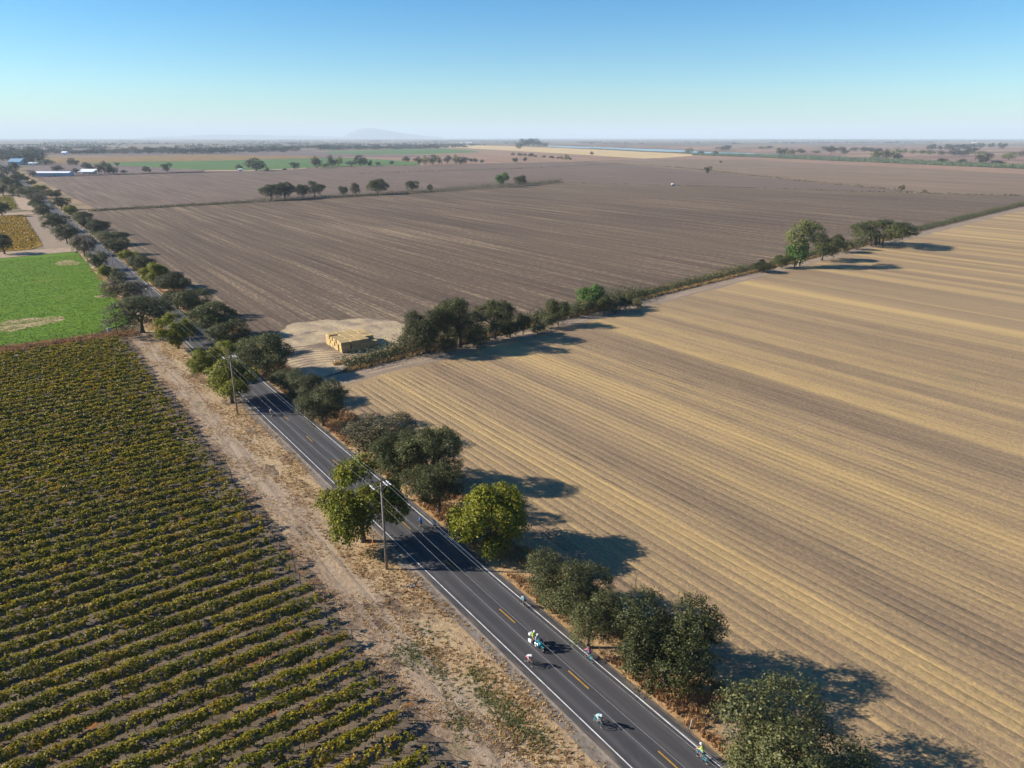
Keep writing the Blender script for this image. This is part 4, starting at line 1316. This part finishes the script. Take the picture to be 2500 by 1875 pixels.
for ax, z, lab in WIRES:
    pts, mb = [], MB()
    PP = [(31.1, -60)] + POLES
    for (xa, ya), (xb, yb) in zip(PP[:-1], PP[1:]):
        n = 14
        for k in range(n):
            f = k / n
            sag = 4 * f * (1 - f) * (.012 * abs(yb - ya))
            pts.append((xa + (xb - xa) * f + ax, ya + (yb - ya) * f + .14, z + .02 - sag))
    mb.tube(pts, .0065, 4, False)
    o = mb.build('power_line', M['wire'])
    tag(o, '%s, running up the road' % lab, 'power line', 'overhead wires along the road')
b = at(288, 821)
t = thing('utility_pole', 'thin dark utility pole without crossarm at the corner of the green field', 'utility pole', (b[0], b[1], .03))
mb = MB(); mb.tube([(0, 0, 0), (0, 0, 9.2)], [.14, .09], 8); mb.build('pole', M['bark'], t)
mb = MB(); mb.tube([(-.25, 0, 8.6), (.25, 0, 8.9)], .05, 5); mb.ball((.3, 0, 8.95), (.16, .16, .2)); mb.build('insulator', M['insulator'], t)
b = at(267, 810)
t = thing('pump_box', 'small white box standing at the corner of the green field', 'box', (b[0], b[1], .04))
mb = MB(); mb.bbox((0, 0, .55), (.9, .7, 1.0), .06); mb.build('cabinet', M['white'], t)
mb = MB(); mb.tube([(0, .5, 0), (0, .5, .9), (0, .2, .95)], .09, 8); mb.build('pipe', M['steel'], t)

# roadside markers and the little wire fence by the pole
b = at(908, 1332)
t = thing('marker_post', 'leaning orange marker paddle between walnut trunk and nearest pole', 'marker', (b[0], b[1], .03))
t.rotation_euler = (.0, .35, .4)
mb = MB(); mb.bbox((0, 0, .7), (.16, .06, 1.4), .02); mb.build('paddle', M['orange_paint'], t)
b = at(1684, 1780)
t = thing('marker_post', 'small leaning white marker post in weeds right of the road', 'marker', (b[0], b[1], .03))
t.rotation_euler = (.0, .3, .2)
mb = MB(); mb.bbox((0, 0, .5), (.13, .05, 1.0), .02); mb.build('blade', M['white'], t)
mb = MB(); mb.box((0, .03, .9), (.09, .012, .12)); mb.build('reflector', M['glass'], t)
t = thing('wire_fence', 'short low wire fence with two thin posts beside the nearest pole', 'fence', (*at(922, 1366), .03))
for px_, py_ in ((0, 0), (-.6, 1.1), (2.2, .4)):
    mb = MB(); mb.tube([(px_, py_, 0), (px_, py_, 1.2)], .03, 5); mb.build('post', M['post_dark'], t)
for z in (.35, .75, 1.1):
    mb = MB(); mb.tube([(-.6, 1.1, z), (0, 0, z), (2.2, .4, z)], .011, 4); mb.build('wire', M['post_dark'], t)

# ------------------------------------------------------------------ straw bales
bme = []
for k in range(4):
    mb = MB()
    mb.bbox((0, 0, .435), (2.36, 1.17, .86), .05)
    me = mb.mesh('straw_bale', [M['straw_bale']])
    rr = random.Random(k)
    for v in me.vertices:
        v.co += Vector((rr.uniform(-.05, .05), rr.uniform(-.04, .04), rr.uniform(-.03, .03)))
    bme.append(me)
BX, BY = 63.5, 159.7
COURSE = ['bottom', 'middle', 'top']
for lay in range(3):
    for c in range(9):
        for r in range(4):
            if lay < 2 and c not in (0, 8) and r not in (0, 3): continue
            if lay == 2 and (c, r) in ((0, 3), (1, 3), (6, 0), (8, 3)): continue
            jx = random.uniform(-.2, .16) if r in (0, 3) else 0
            o = ob('straw_bale', bme[(c * 5 + r * 3 + lay) % 4], None, None, (BX + 1.2 + r * 2.42 + jx, BY + .6 + c * 1.205 + random.uniform(-.015, .015), .06 + lay * .872))
            o.rotation_euler.z = random.uniform(-.022, .022)
            tag(o, 'straw bale, %s course, %s column from the near corner, %s from the sunlit face' % (COURSE[lay], nth(c), nth(r)), 'straw bale', 'straw bales of the stack')

# ------------------------------------------------------------------ far buildings and farm things
def building(name, label, b, L, D, H, roofh, rz, wall, roof, windows=0, door=True, cat='building'):
    t = thing(name, label, cat, (b[0], b[1], 0), rz)
    mb = MB(); mb.box((0, D / 2, H / 2), (L, D, H)); mb.build('wall', M[wall], t)
    mb = MB()
    e = .5
    mb.poly([(-L / 2 - e, -e, H), (L / 2 + e, -e, H), (L / 2 + e, D / 2, H + roofh), (-L / 2 - e, D / 2, H + roofh), (-L / 2 - e, D + e, H), (L / 2 + e, D + e, H),
             (-L / 2 - e, -e, H + .25), (L / 2 + e, -e, H + .25), (L / 2 + e, D / 2, H + roofh + .25), (-L / 2 - e, D / 2, H + roofh + .25), (-L / 2 - e, D + e, H + .25), (L / 2 + e, D + e, H + .25)],
            [(6, 7, 8, 9), (9, 8, 11, 10), (0, 3, 2, 1), (3, 4, 5, 2), (0, 1, 7, 6), (5, 4, 10, 11), (1, 2, 8, 7), (2, 5, 11, 8), (3, 0, 6, 9), (4, 3, 9, 10), (0, 4, 3), (1, 2, 5)])
    mb.build('roof', M[roof], t)
    for k in range(windows):
        x = -L / 2 + L * (k + .5) / windows
        mb = MB(); mb.box((x, -.03, H * .55), (1.3, .06, 1.2)); f = mb.build('window', M['white'], t)
        mb = MB(); mb.box((x, -.07, H * .55), (1.05, .06, .95)); mb.build('pane', M['glass'], f)
    if door:
        mb = MB(); mb.box((L * .08, -.04, H * .36), (min(3.2, H * .6), .08, H * .72)); mb.build('door', M['door'], t)
    return t

def face_px(u0, u1, v):
    a, b = at(u0, v), at(u1, v)
    return ((a[0] + b[0]) / 2, (a[1] + b[1]) / 2), math.hypot(b[0] - a[0], b[1] - a[1]), math.atan2(b[1] - a[1], b[0] - a[0])
c, L, rz = face_px(86, 168, 430.5)
building('shed', 'long low blue grey shed with white roof left of the farm lane', c, L, 13, 4.2, 1.8, rz + .02, 'wall_blue', 'roof_white', 0)
c, L, rz = face_px(192, 227, 425.5)
t = thing('barn', 'open fronted barn with pale metal roof beside the dark farm trees', 'barn', (c[0], c[1], 0), rz)
mb = MB(); mb.box((0, 11, 2.0), (L, .3, 4)); mb.build('wall', M['wall_white'], t)
mb = MB(); mb.poly([(-L / 2 - 1, -1, 3.2), (L / 2 + 1, -1, 3.2), (L / 2 + 1, 12, 6.6), (-L / 2 - 1, 12, 6.6), (-L / 2 - 1, -1, 3.45), (L / 2 + 1, -1, 3.45), (L / 2 + 1, 12, 6.85), (-L / 2 - 1, 12, 6.85)],
                   [(3, 2, 1, 0), (4, 5, 6, 7), (0, 1, 5, 4), (1, 2, 6, 5), (2, 3, 7, 6), (3, 0, 4, 7)])
mb.build('roof', M['roof_white'], t)
for k in range(5):
    mb = MB(); mb.box((-L / 2 + L * k / 4, 0, 1.65), (.3, .3, 3.3)); mb.build('post', M['wood_pole'], t)
c, L, rz = face_px(20, 50, 403)
building('warehouse', 'large blue roofed warehouse beside the far end of the road', c, L, 24, 5.5, 6.0, rz, 'wall_blue', 'roof_blue', 4)
for k, (u0, u1, v, roof, lab) in enumerate(((52, 60, 402, 'roof_white', 'small white roofed house nearest the blue warehouse'), (61, 68, 402.5, 'roof_brown', 'white farmhouse with brown roof right of the blue warehouse'),
                                           (70, 79, 403, 'roof_white', 'white cottage in the middle of the farm houses'), (83, 93, 403, 'roof_white', 'white shed at the right end of the farm houses'))):
    c, L, rz = face_px(u0, u1, v)
    building('farmhouse', lab, c, L * .9, 7, 3.0, 2.2, rz + .1 * k, 'wall_white', roof, 3, cat='house')
for k, (u0, u1, v, roof, lab) in enumerate(((443, 457, 371, 'roof_white', 'white roofed farmhouse among the belt of trees, left one'), (463, 472, 370.5, 'roof_white', 'white roofed house among the belt trees, right one'),
                                           (1137, 1152, 350, 'roof_white', 'lone white house near the horizon above the green field'), (1123, 1128, 351, 'roof_white', 'tiny white shed left of the lone white house'),
                                           (2375, 2384, 350, 'roof_white', 'tiny white farm building on the far right plain'), (150, 162, 378, 'roof_white', 'pale roofed barn beyond the belt at the left'))):
    c, L, rz = face_px(u0, u1, v)
    building('farmhouse', lab, c, L, 12, 6.0, 4.0, rz, 'wall_white', roof, 3, cat='house')
c, L, rz = face_px(582, 590, 418)
building('hut', 'small white hut at the left end of the pale farm lane', c, L, 3, 2.6, .9, rz, 'wall_white', 'roof_white', 1)

def small_car(b, rz, label, paint):
    t = thing('parked_car', label, 'car', (b[0], b[1], .03), rz)
    mb = MB(); mb.bbox((0, 0, .62), (4.3, 1.75, .55), .14); mb.build('body', M[paint], t)
    mb = MB(); mb.box((-.2, 0, 1.12), (2.3, 1.5, .5), 0, .78); mb.build('cabin', M['glass'], t)
    for sx in (-1.35, 1.35):
        for sy in (-.8, .8):
            mb = MB(); mb.tube([(sx, sy - .1, .32), (sx, sy + .1, .32)], .32, 12); mb.build('wheel', M['black'], t)
    return t
small_car(at(624, 417.3), .1, 'white car parked on the farm lane under the big round tree', 'white')
b = at(697, 414.6)
t = thing('tractor', 'dull red tractor with trailer standing on the pale farm lane', 'tractor', (b[0], b[1], .03), .15)
mb = MB(); mb.bbox((1.0, 0, 1.25), (2.0, .9, .9), .1); mb.bbox((-3.6, 0, 1.3), (3.8, 2.2, 1.2), .08); mb.build('body', M['farm_red'], t)
mb = MB(); mb.bbox((-.4, 0, 2.0), (1.3, 1.4, 1.5), .1); mb.build('cab', M['glass'], t)
for x, r in ((-.5, .85), (1.5, .5), (-3.2, .5), (-4.4, .5)):
    for s in (-.95, .95):
        mb = MB(); mb.tube([(x, s - .2, r), (x, s + .2, r)], r, 14); mb.build('wheel', M['black'], t)
b = at(1643, 454)
t = thing('tank_trailer', 'white water tank trailer standing alone at the ploughed field edge', 'tank trailer', (b[0], b[1], .03), -.65)
mb = MB(); mb.tube([(-2.0, 0, 1.75), (-1.85, 0, 1.75), (1.85, 0, 1.75), (2.0, 0, 1.75)], [.7, 1.0, 1.0, .7], 16); mb.build('tank', M['white'], t, True)
mb = MB(); mb.box((.3, 0, .68), (5.0, 1.4, .2)); mb.build('chassis', M['teal_paint'], t)
for x in (-.9, .5):
    for s in (-.85, .85):
        mb = MB(); mb.tube([(x, s - .14, .45), (x, s + .14, .45)], .45, 14); mb.build('wheel', M['black'], t)

# ------------------------------------------------------------------ people on bicycles
def skin_body(name, joints, edges, radii, seg_mat, subdiv=1):
    me = bpy.data.meshes.new(name)
    me.from_pydata([joints[k] for k in joints], [(list(joints).index(a), list(joints).index(b)) for a, b in edges], [])
    o = bpy.data.objects.new(name, me)
    COL.objects.link(o)
    mod = o.modifiers.new('skin', 'SKIN'); mod.use_smooth_shade = True
    for i, k in enumerate(joints):
        sv = me.skin_vertices[0].data[i]
        r = radii[k]
        sv.radius = r if hasattr(r, '__len__') else (r, r)
        sv.use_root = (k == 'pelvis')
    s = o.modifiers.new('sub', 'SUBSURF'); s.levels = subdiv; s.render_levels = subdiv
    dg = bpy.context.evaluated_depsgraph_get()
    em = bpy.data.meshes.new_from_object(o.evaluated_get(dg))
    bpy.data.objects.remove(o)
    V = np.array([v.co[:] for v in em.vertices])
    F = [tuple(p.vertices) for p in em.polygons]
    # material by the nearest bone
    mats = []
    for f in F:
        c = V[list(f)].mean(0)
        best, bm_ = 1e9, 0
        for (a, b), m in seg_mat.items():
            A, B = np.array(joints[a]), np.array(joints[b])
            k = np.clip(np.dot(c - A, B - A) / max(1e-9, np.dot(B - A, B - A)), 0, 1)
            d = np.linalg.norm(A + (B - A) * k - c)
            if d < best: best, bm_ = d, m
        mats.append(bm_)
    return V, F, mats

def rider_mesh(name, pose):
    J = dict(pose)
    seg = {('pelvis', 'belly'): 0, ('belly', 'chest'): 0, ('chest', 'neck'): 0, ('neck', 'head'): 2, ('head', 'crown'): 2}
    E = [('pelvis', 'belly'), ('belly', 'chest'), ('chest', 'neck'), ('neck', 'head'), ('head', 'crown')]
    Rr = dict(pelvis=(.15, .12), belly=(.14, .11), chest=(.17, .12), neck=.06, head=(.085, .095), crown=(.07, .08))
    for s in ('l', 'r'):
        E += [('chest', 'sh' + s), ('sh' + s, 'el' + s), ('el' + s, 'wr' + s), ('wr' + s, 'pa' + s),
              ('pelvis', 'hip' + s), ('hip' + s, 'kn' + s), ('kn' + s, 'an' + s), ('an' + s, 'toe' + s)]
        seg.update({('chest', 'sh' + s): 0, ('sh' + s, 'el' + s): 0, ('el' + s, 'wr' + s): 2, ('wr' + s, 'pa' + s): 2,
                    ('pelvis', 'hip' + s): 1, ('hip' + s, 'kn' + s): 1, ('kn' + s, 'an' + s): 2, ('an' + s, 'toe' + s): 3})
        Rr.update({'sh' + s: .065, 'el' + s: .045, 'wr' + s: .032, 'pa' + s: (.045, .022), 'hip' + s: .095, 'kn' + s: .06, 'an' + s: .04, 'toe' + s: .035})
    V, F, mats = skin_body(name, J, E, Rr, seg)
    mb = MB()
    mb.add(V, F); mb.M = list(mats)
    # five bent fingers on each hand, closed round the grip, and face features
    for s, sx in (('l', 1), ('r', -1)):
        p = Vector(J['pa' + s]); w = Vector(J['wr' + s])
        d = (p - w).normalized()
        side = Vector((1, 0, 0)); up = side.cross(d).normalized()
        mb.m = 2
        for k, (off, ln) in enumerate(((-.03, .075), (-.01, .085), (.01, .08), (.03, .06))):
            a = p + side * off
            mb.tube([a, a + d * ln * .5 + up * .008, a + d * ln * .7 - up * .03, a + d * ln * .35 - up * .045], [.010, .009, .009, .007], 5)
        a = p - d * .03 - side * .035 * sx
        mb.tube([a, a - side * .03 * sx + d * .03, a - side * .02 * sx + d * .06 - up * .02], [.011, .010, .008], 5)
    h = Vector(J['head']); c = Vector(J['crown'])
    upv = (c - h).normalized()
    fw = Vector((0, 1, 0)) - upv * upv.y
    fw.normalize()
    mb.m = 2
    mb.ball(h + fw * .098 - upv * .01, (.014, .022, .022), 6, 4)
    for sx in (-1, 1):
        mb.ball(h + Vector((sx * .088, 0, 0)), (.012, .022, .032), 6, 4)
        mb.m = 1; mb.ball(h + fw * .085 + upv * .02 + Vector((sx * .033, 0, 0)), (.012, .012, .010), 6, 4); mb.m = 2
    mb.m = 2; mb.ball(h + fw * .088 - upv * .05, (.022, .010, .008), 6, 4)
    me = bpy.data.meshes.new(name)
    me.from_pydata(mb.V, [], mb.F)
    for k in ('white_j', 'dark_cloth', 'skin', 'shoe'): me.materials.append(M[k])
    me.polygons.foreach_set('material_index', np.array(mb.M, dtype=np.int32))
    me.polygons.foreach_set('use_smooth', np.ones(len(mb.F), dtype=bool))
    me.update()
    hel = MB()
    hc = h + upv * .06
    hel.ball(hc, (.105, .145, .085), 14, 8)
    for sx in (-.05, 0, .05):
        hel.tube([hc + Vector((sx, -.12, .055)), hc + Vector((sx, 0, .092)), hc + Vector((sx, .11, .055))], .014, 5)
    hme = hel.mesh('helmet', [M['white']], True)
    return me, hme

def leg(s, sx, ka, aa, ta):
    return {'hip' + s: (sx * .09, -.17, .94), 'kn' + s: (sx * .10, ka[0], ka[1]), 'an' + s: (sx * .10, aa[0], aa[1]), 'toe' + s: (sx * .10, ta[0], ta[1])}
tuck = {'pelvis': (0, -.20, 1.0), 'belly': (0, -.02, 1.14), 'chest': (0, .18, 1.21), 'neck': (0, .30, 1.24), 'head': (0, .41, 1.29), 'crown': (0, .45, 1.38),
        'shl': (.18, .20, 1.20), 'ell': (.21, .30, .99), 'wrl': (.19, .47, .92), 'pal': (.19, .54, .92), 'shr': (-.18, .20, 1.20), 'elr': (-.21, .30, .99), 'wrr': (-.19, .47, .92), 'par': (-.19, .54, .92)}
tuck.update(leg('l', 1, (.20, .82), (-.03, .44), (.11, .40))); tuck.update(leg('r', -1, (.10, .60), (-.10, .20), (.05, .14)))
upright = {'pelvis': (0, -.22, .99), 'belly': (0, -.10, 1.17), 'chest': (0, .04, 1.35), 'neck': (0, .12, 1.45), 'head': (0, .20, 1.54), 'crown': (0, .22, 1.65),
           'shl': (.18, .06, 1.36), 'ell': (.22, .24, 1.14), 'wrl': (.20, .44, 1.00), 'pal': (.19, .52, .97), 'shr': (-.18, .06, 1.36), 'elr': (-.22, .24, 1.14), 'wrr': (-.20, .44, 1.00), 'par': (-.19, .52, .97)}
upright.update(leg('l', 1, (.10, .60), (-.10, .20), (.05, .14))); upright.update(leg('r', -1, (.20, .82), (-.03, .44), (.11, .40)))
moto = {'pelvis': (0, -.25, .92), 'belly': (0, -.20, 1.12), 'chest': (0, -.12, 1.34), 'neck': (0, -.07, 1.47), 'head': (0, -.02, 1.57), 'crown': (0, -.01, 1.68),
        'shl': (.20, -.10, 1.36), 'ell': (.30, .12, 1.16), 'wrl': (.36, .36, 1.08), 'pal': (.36, .43, 1.07), 'shr': (-.20, -.10, 1.36), 'elr': (-.30, .12, 1.16), 'wrr': (-.36, .36, 1.08), 'par': (-.36, .43, 1.07)}
for s, sx in (('l', 1), ('r', -1)):
    moto.update({'hip' + s: (sx * .12, -.22, .88), 'kn' + s: (sx * .27, .16, .80), 'an' + s: (sx * .25, -.02, .40), 'toe' + s: (sx * .26, .14, .34)})
POSE = {'tuck': rider_mesh('person', tuck), 'upright': rider_mesh('person', upright), 'moto': rider_mesh('person', moto)}

def make_bicycle():
    t = thing('bicycle', 'road bicycle', 'bicycle')
    mb = MB()
    bb, st, hd, ra, fa = (0, -.05, .28), (0, -.20, .86), (0, .36, .84), (0, -.50, .34), (0, .50, .34)
    for a, b in ((bb, st), (st, hd), (bb, (0, .38, .74)), ((.05, -.50, .34), bb), ((-.05, -.50, .34), bb), ((.05, -.50, .34), st), ((-.05, -.50, .34), st)):
        mb.tube([a, b], .020, 6)
    mb.tube([(0, .34, .92), (0, .40, .68)], .024, 6)
    for s in (-.045, .045): mb.tube([(s * .6, .40, .68), (s, .50, .34)], .017, 5)
    mb.build('frame', M['dark_cloth'], t)
    for y in (-.50, .50):
        mb = MB(); mb.ring((0, y, .34), .325, .017, 24, 6); w = mb.build('wheel', M['black'], t)
        mb = MB(); mb.ring((0, y, .34), .295, .014, 20, 4)
        for k in range(10):
            a = 2 * PI * k / 10
            mb.tube([(0, y, .34), (0, y + .29 * math.cos(a), .34 + .29 * math.sin(a))], .004, 3, False)
        mb.tube([(-.05, y, .34), (.05, y, .34)], .025, 6)
        mb.build('rim', M['chrome'], w)
    mb = MB()
    mb.tube([(-.21, .42, .93), (.21, .42, .93)], .014, 6)
    for s in (-1, 1): mb.tube([(s * .21, .42, .93), (s * .21, .53, .91), (s * .21, .54, .83), (s * .21, .45, .79)], .014, 6)
    mb.tube([(0, .34, .92), (0, .42, .93)], .016, 6)
    mb.build('handlebar', M['black'], t)
    mb = MB(); mb.poly([(-.07, -.34, .92), (.07, -.34, .92), (.02, -.06, .92), (-.02, -.06, .92), (-.06, -.34, .95), (.06, -.34, .95), (.015, -.06, .945), (-.015, -.06, .945)],
                       [(3, 2, 1, 0), (4, 5, 6, 7), (0, 1, 5, 4), (1, 2, 6, 5), (2, 3, 7, 6), (3, 0, 4, 7)])
    mb.tube([(0, -.20, .86), (0, -.215, .93)], .014, 6)
    mb.build('saddle', M['black'], t)
    mb = MB(); mb.tube([(.05, -.05, .28), (.06, -.05, .28)], .10, 14)
    for s, a in ((1, (.03, .44)), (-1, (-.12, .13))):
        mb.tube([(s * .07, -.05, .28), (s * .08, a[0] + .05, a[1] - .03)], .014, 5)
        mb.box((s * .12, a[0] + .05, a[1] - .03), (.09, .09, .02))
    mb.build('crankset', M['chrome'], t)
    return t

bike0 = None
def set_mats(o, mats):
    for i, m in enumerate(mats):
        o.material_slots[i].link = 'OBJECT'
        o.material_slots[i].material = M[m]

def cyclist(u, v, away, pose, jersey, shorts, label, bike_label, helmet='white', frame=None, sleeve_skin='skin', small=False):
    global bike0
    b = at(u, v)
    rz = (0 if away else PI) + random.uniform(-.05, .05)
    z = .112
    if bike0 is None:
        t = bike0 = make_bicycle()
    else:
        t = copy_tree(bike0)
    t.location = (b[0], b[1], z); t.rotation_euler.z = rz
    tag(t, bike_label, 'bicycle', 'bicycles on the road')
    for ch in t.children:
        if ch.name.startswith('frame'):
            set_mats(ch, [frame or 'dark_cloth'])
    me, hme = POSE[pose]
    p = ob('person', me)
    p.location = (b[0], b[1], z); p.rotation_euler.z = rz
    set_mats(p, [jersey, shorts, sleeve_skin, 'shoe'])
    tag(p, label, 'person', 'cyclists on the road')
    h = ob('helmet', hme, p)
    h.material_slots[0].link = 'OBJECT'; h.material_slots[0].material = M[helmet]

RIDERS = [
    # u, v, riding away, pose, jersey, shorts, helmet, frame, look, spot
    (1712, 1858, True, 'upright', 'lime_j', 'navy', 'white', 'teal_paint', 'lime jersey and navy shorts', 'on the white line at the bottom edge'),
    (1459, 1771, False, 'tuck', 'cyan', 'white_j', 'white', 'teal_paint', 'pale blue jersey, bent low', 'alone in the near left lane'),
    (1290, 1624, False, 'tuck', 'white_j', 'pink_j', 'white', 'dark_cloth', 'white jersey and pink shorts', 'beside the motorcycle'),
    (1437, 1612, True, 'upright', 'pink_j', 'navy', 'black', 'teal_paint', 'pink jersey', 'on the right white line under the round dark oak'),
    (1279, 1483, True, 'tuck', 'cyan', 'dark_cloth', 'black', 'dark_cloth', 'light cyan jersey', 'on the right white line above the motorcycle'),
    (1028, 1291, True, 'upright', 'blue_j', 'dark_cloth', 'blue_j', 'dark_cloth', 'bright blue jersey', 'at the edge of the walnut shadow'),
    (1063, 1296, True, 'tuck', 'teal_j', 'dark_cloth', 'teal_j', 'dark_cloth', 'teal jersey', 'riding in tree shade on the right line'),
    (976, 1222, True, 'upright', 'white_j', 'red_j', 'black', 'dark_cloth', 'white jersey and red shorts', 'right of the nearest utility pole'),
    (893, 1152, True, 'upright', 'white_j', 'dark_cloth', 'white', 'dark_cloth', 'white jersey', 'on the right line half behind the large walnut'),
    (662, 1016, False, 'tuck', 'white_j', 'red_j', 'white', 'dark_cloth', 'white helmet and jersey', 'in the left lane beside the second pole shadow'),
    (726, 1012, True, 'upright', 'navy', 'dark_cloth', 'white', 'dark_cloth', 'navy jersey and white helmet', 'on the right line under the slanting trunks'),
    (465, 834, False, 'tuck', 'white_j', 'white_j', 'white', 'dark_cloth', 'all white kit', 'alone in the left lane past the gold walnut'),
    (364, 704, True, 'upright', 'navy', 'dark_cloth', 'black', 'dark_cloth', 'dark kit', 'on the right line beside the wide dark oak'),
    (332, 674, True, 'upright', 'white_j', 'dark_cloth', 'white', 'dark_cloth', 'white jersey and black shorts', 'on the right line further up'),
    (321, 678, False, 'tuck', 'white_j', 'white_j', 'white', 'dark_cloth', 'pale kit', 'in the left lane further up'),
    (312, 660, True, 'upright', 'dark_cloth', 'dark_cloth', 'black', 'dark_cloth', 'black kit', 'in the shade on the right line further up'),
    (298, 648, True, 'upright', 'white_j', 'dark_cloth', 'white', 'dark_cloth', 'white jersey', 'in the right lane beside a yellowish walnut'),
    (281, 640, False, 'tuck', 'white_j', 'white_j', 'white', 'dark_cloth', 'white kit', 'in the left lane near the fifth pole'),
    (252, 604, True, 'upright', 'dark_cloth', 'dark_cloth', 'black', 'dark_cloth', 'dark kit', 'on the far right line before the bend of shade'),
    (198, 567, False, 'tuck', 'white_j', 'white_j', 'white', 'dark_cloth', 'white kit', 'leading the far group in the left lane'),
    (192, 563, False, 'tuck', 'white_j', 'navy', 'white', 'dark_cloth', 'white jersey', 'second of the far group in the left lane'),
    (190, 556, True, 'upright', 'red_j', 'dark_cloth', 'black', 'dark_cloth', 'dark red jersey', 'beside the far group in the right lane'),
    (184, 559, False, 'tuck', 'white_j', 'dark_cloth', 'white', 'dark_cloth', 'white jersey', 'last of the far group in the left lane'),
]
for (u, v, away, pose, j, sh, hel, fr, look, spot) in RIDERS:
    w = 'riding away' if away else 'riding towards the camera'
    cyclist(u, v, away, pose, j, sh, 'cyclist in %s, %s' % (look, spot), 'bicycle under the cyclist %s' % spot, hel, fr)

# motorcycle with rider and passenger, coming towards the camera
def motorcycle(b, rz):
    t = thing('motorcycle', 'large grey touring motorcycle with white side cases in the left lane', 'motorcycle', (b[0], b[1], .112), rz)
    for y, nm in ((-.75, 'rear'), (.80, 'front')):
        mb = MB(); mb.ring((0, y, .32), .26, .065, 24, 8); w = mb.build('wheel', M['black'], t)
        mb = MB(); mb.ring((0, y, .32), .20, .02, 20, 5)
        for k in range(6):
            a = PI * k / 3
            mb.tube([(0, y, .32), (0, y + .2 * math.cos(a), .32 + .2 * math.sin(a))], .018, 4, False)
        mb.tube([(-.08, y, .32), (.08, y, .32)], .05, 8)
        mb.build('rim', M['chrome'], w)
    mb = MB(); mb.bbox((0, .02, .48), (.42, .62, .42), .08); mb.ball((.26, .1, .45), (.12, .14, .12)); mb.ball((-.26, .1, .45), (.12, .14, .12)); mb.build('engine', M['grey_paint'], t)
    mb = MB(); mb.ball((0, .18, .88), (.20, .34, .17), 12, 8); mb.build('fuel_tank', M['teal_paint'], t, True)
    mb = MB(); mb.poly([(-.13, -.15, .80), (.13, -.15, .80), (.16, -.95, .86), (-.16, -.95, .86), (-.12, -.15, .90), (.12, -.15, .90), (.15, -.95, .98), (-.15, -.95, .98)],
                       [(3, 2, 1, 0), (4, 5, 6, 7), (0, 1, 5, 4), (1, 2, 6, 5), (2, 3, 7, 6), (3, 0, 4, 7)]); mb.build('seat', M['black'], t)
    mb = MB(); mb.ball((0, .62, .98), (.30, .22, .22), 12, 8); mb.build('fairing', M['teal_paint'], t, True)
    mb = MB(); mb.poly([(-.24, .66, 1.08), (.24, .66, 1.08), (.17, .50, 1.45), (-.17, .50, 1.45), (-.24, .645, 1.08), (.24, .645, 1.08), (.17, .485, 1.45), (-.17, .485, 1.45)],
                       [(0, 1, 2, 3), (7, 6, 5, 4), (0, 4, 5, 1), (2, 6, 7, 3), (1, 5, 6, 2), (3, 7, 4, 0)]); mb.build('windscreen', M['glass'], t)
    mb = MB(); mb.ball((0, .82, .98), (.10, .05, .08), 10, 6); mb.build('headlight', M['chrome'], t, True)
    for s in (-1, 1):
        mb = MB(); mb.tube([(s * .10, .52, 1.0), (s * .10, .80, .32)], .03, 7); mb.build('fork', M['chrome'], t)
        mb = MB(); mb.bbox((s * .38, -.72, .62), (.24, .52, .38), .05); mb.build('side_case', M['white'], t)
        mb = MB(); mb.tube([(s * .22, .1, .3), (s * .24, -.4, .26), (s * .24, -1.0, .34)], [.04, .05, .06], 8); mb.build('exhaust', M['chrome'], t)
        mb = MB(); mb.tube([(s * .28, .5, 1.12), (s * .40, .52, 1.28)], .012, 5); mb.bbox((s * .43, .52, 1.30), (.14, .03, .09), .02); mb.build('mirror', M['black'], t)
    mb = MB(); mb.tube([(-.42, .40, 1.07), (-.2, .52, 1.05), (.2, .52, 1.05), (.42, .40, 1.07)], .018, 6); mb.build('handlebar', M['black'], t)
    mb = MB(); mb.bbox((0, -1.12, 1.05), (.46, .34, .32), .06); mb.build('top_case', M['white'], t)
    mb = MB(); mb.poly([(-.08, .62, .68), (.08, .62, .68), (.08, 1.02, .62), (-.08, 1.02, .62), (-.08, .62, .71), (.08, .62, .71), (.08, 1.02, .65), (-.08, 1.02, .65)],
                       [(3, 2, 1, 0), (4, 5, 6, 7), (0, 1, 5, 4), (1, 2, 6, 5), (2, 3, 7, 6), (3, 0, 4, 7)]); mb.build('front_mudguard', M['teal_paint'], t)
    return t
b = at(1312, 1584)
rzm = PI + .02
motorcycle(b, rzm)
for (dy, dz, jac, trou, lab) in ((.0, .0, 'grey_paint', 'navy', 'motorcycle driver in grey jacket and white helmet'), (-.52, .08, 'hivis', 'dark_cloth', 'motorcycle passenger in yellow green vest and white helmet')):
    me, hme = POSE['moto']
    p = ob('person', me)
    p.location = (b[0] - dy * math.sin(rzm), b[1] + dy * math.cos(rzm), .112 + dz); p.rotation_euler.z = rzm
    set_mats(p, [jac, trou, trou if dy == 0 else 'skin', 'black'])
    tag(p, lab, 'person')
    h = ob('helmet', hme, p)
    h.scale = (1.12, 1.0, 1.0)

# ------------------------------------------------------------------ haze: one closed box of thin even air round the whole place
hm = bpy.data.materials.new('thin_haze')
hm.use_nodes = True
nt = hm.node_tree
nt.nodes.clear()
ho = nt.nodes.new('ShaderNodeOutputMaterial')
hv = nt.nodes.new('ShaderNodeVolumePrincipled')
hv.inputs['Color'].default_value = (.74, .87, 1.0, 1)
hv.inputs['Density'].default_value = HAZE_DENSITY
hv.inputs['Anisotropy'].default_value = 0.0
nt.links.new(hv.outputs[0], ho.inputs['Volume'])
mb = MB()
mb.box((0, 0, 199.0), (R * 2.05, R * 2.05, 402.0))
o = stuff(mb.build('haze', hm))
tag(o, 'pale blue haze that lies over the whole plain', 'haze')
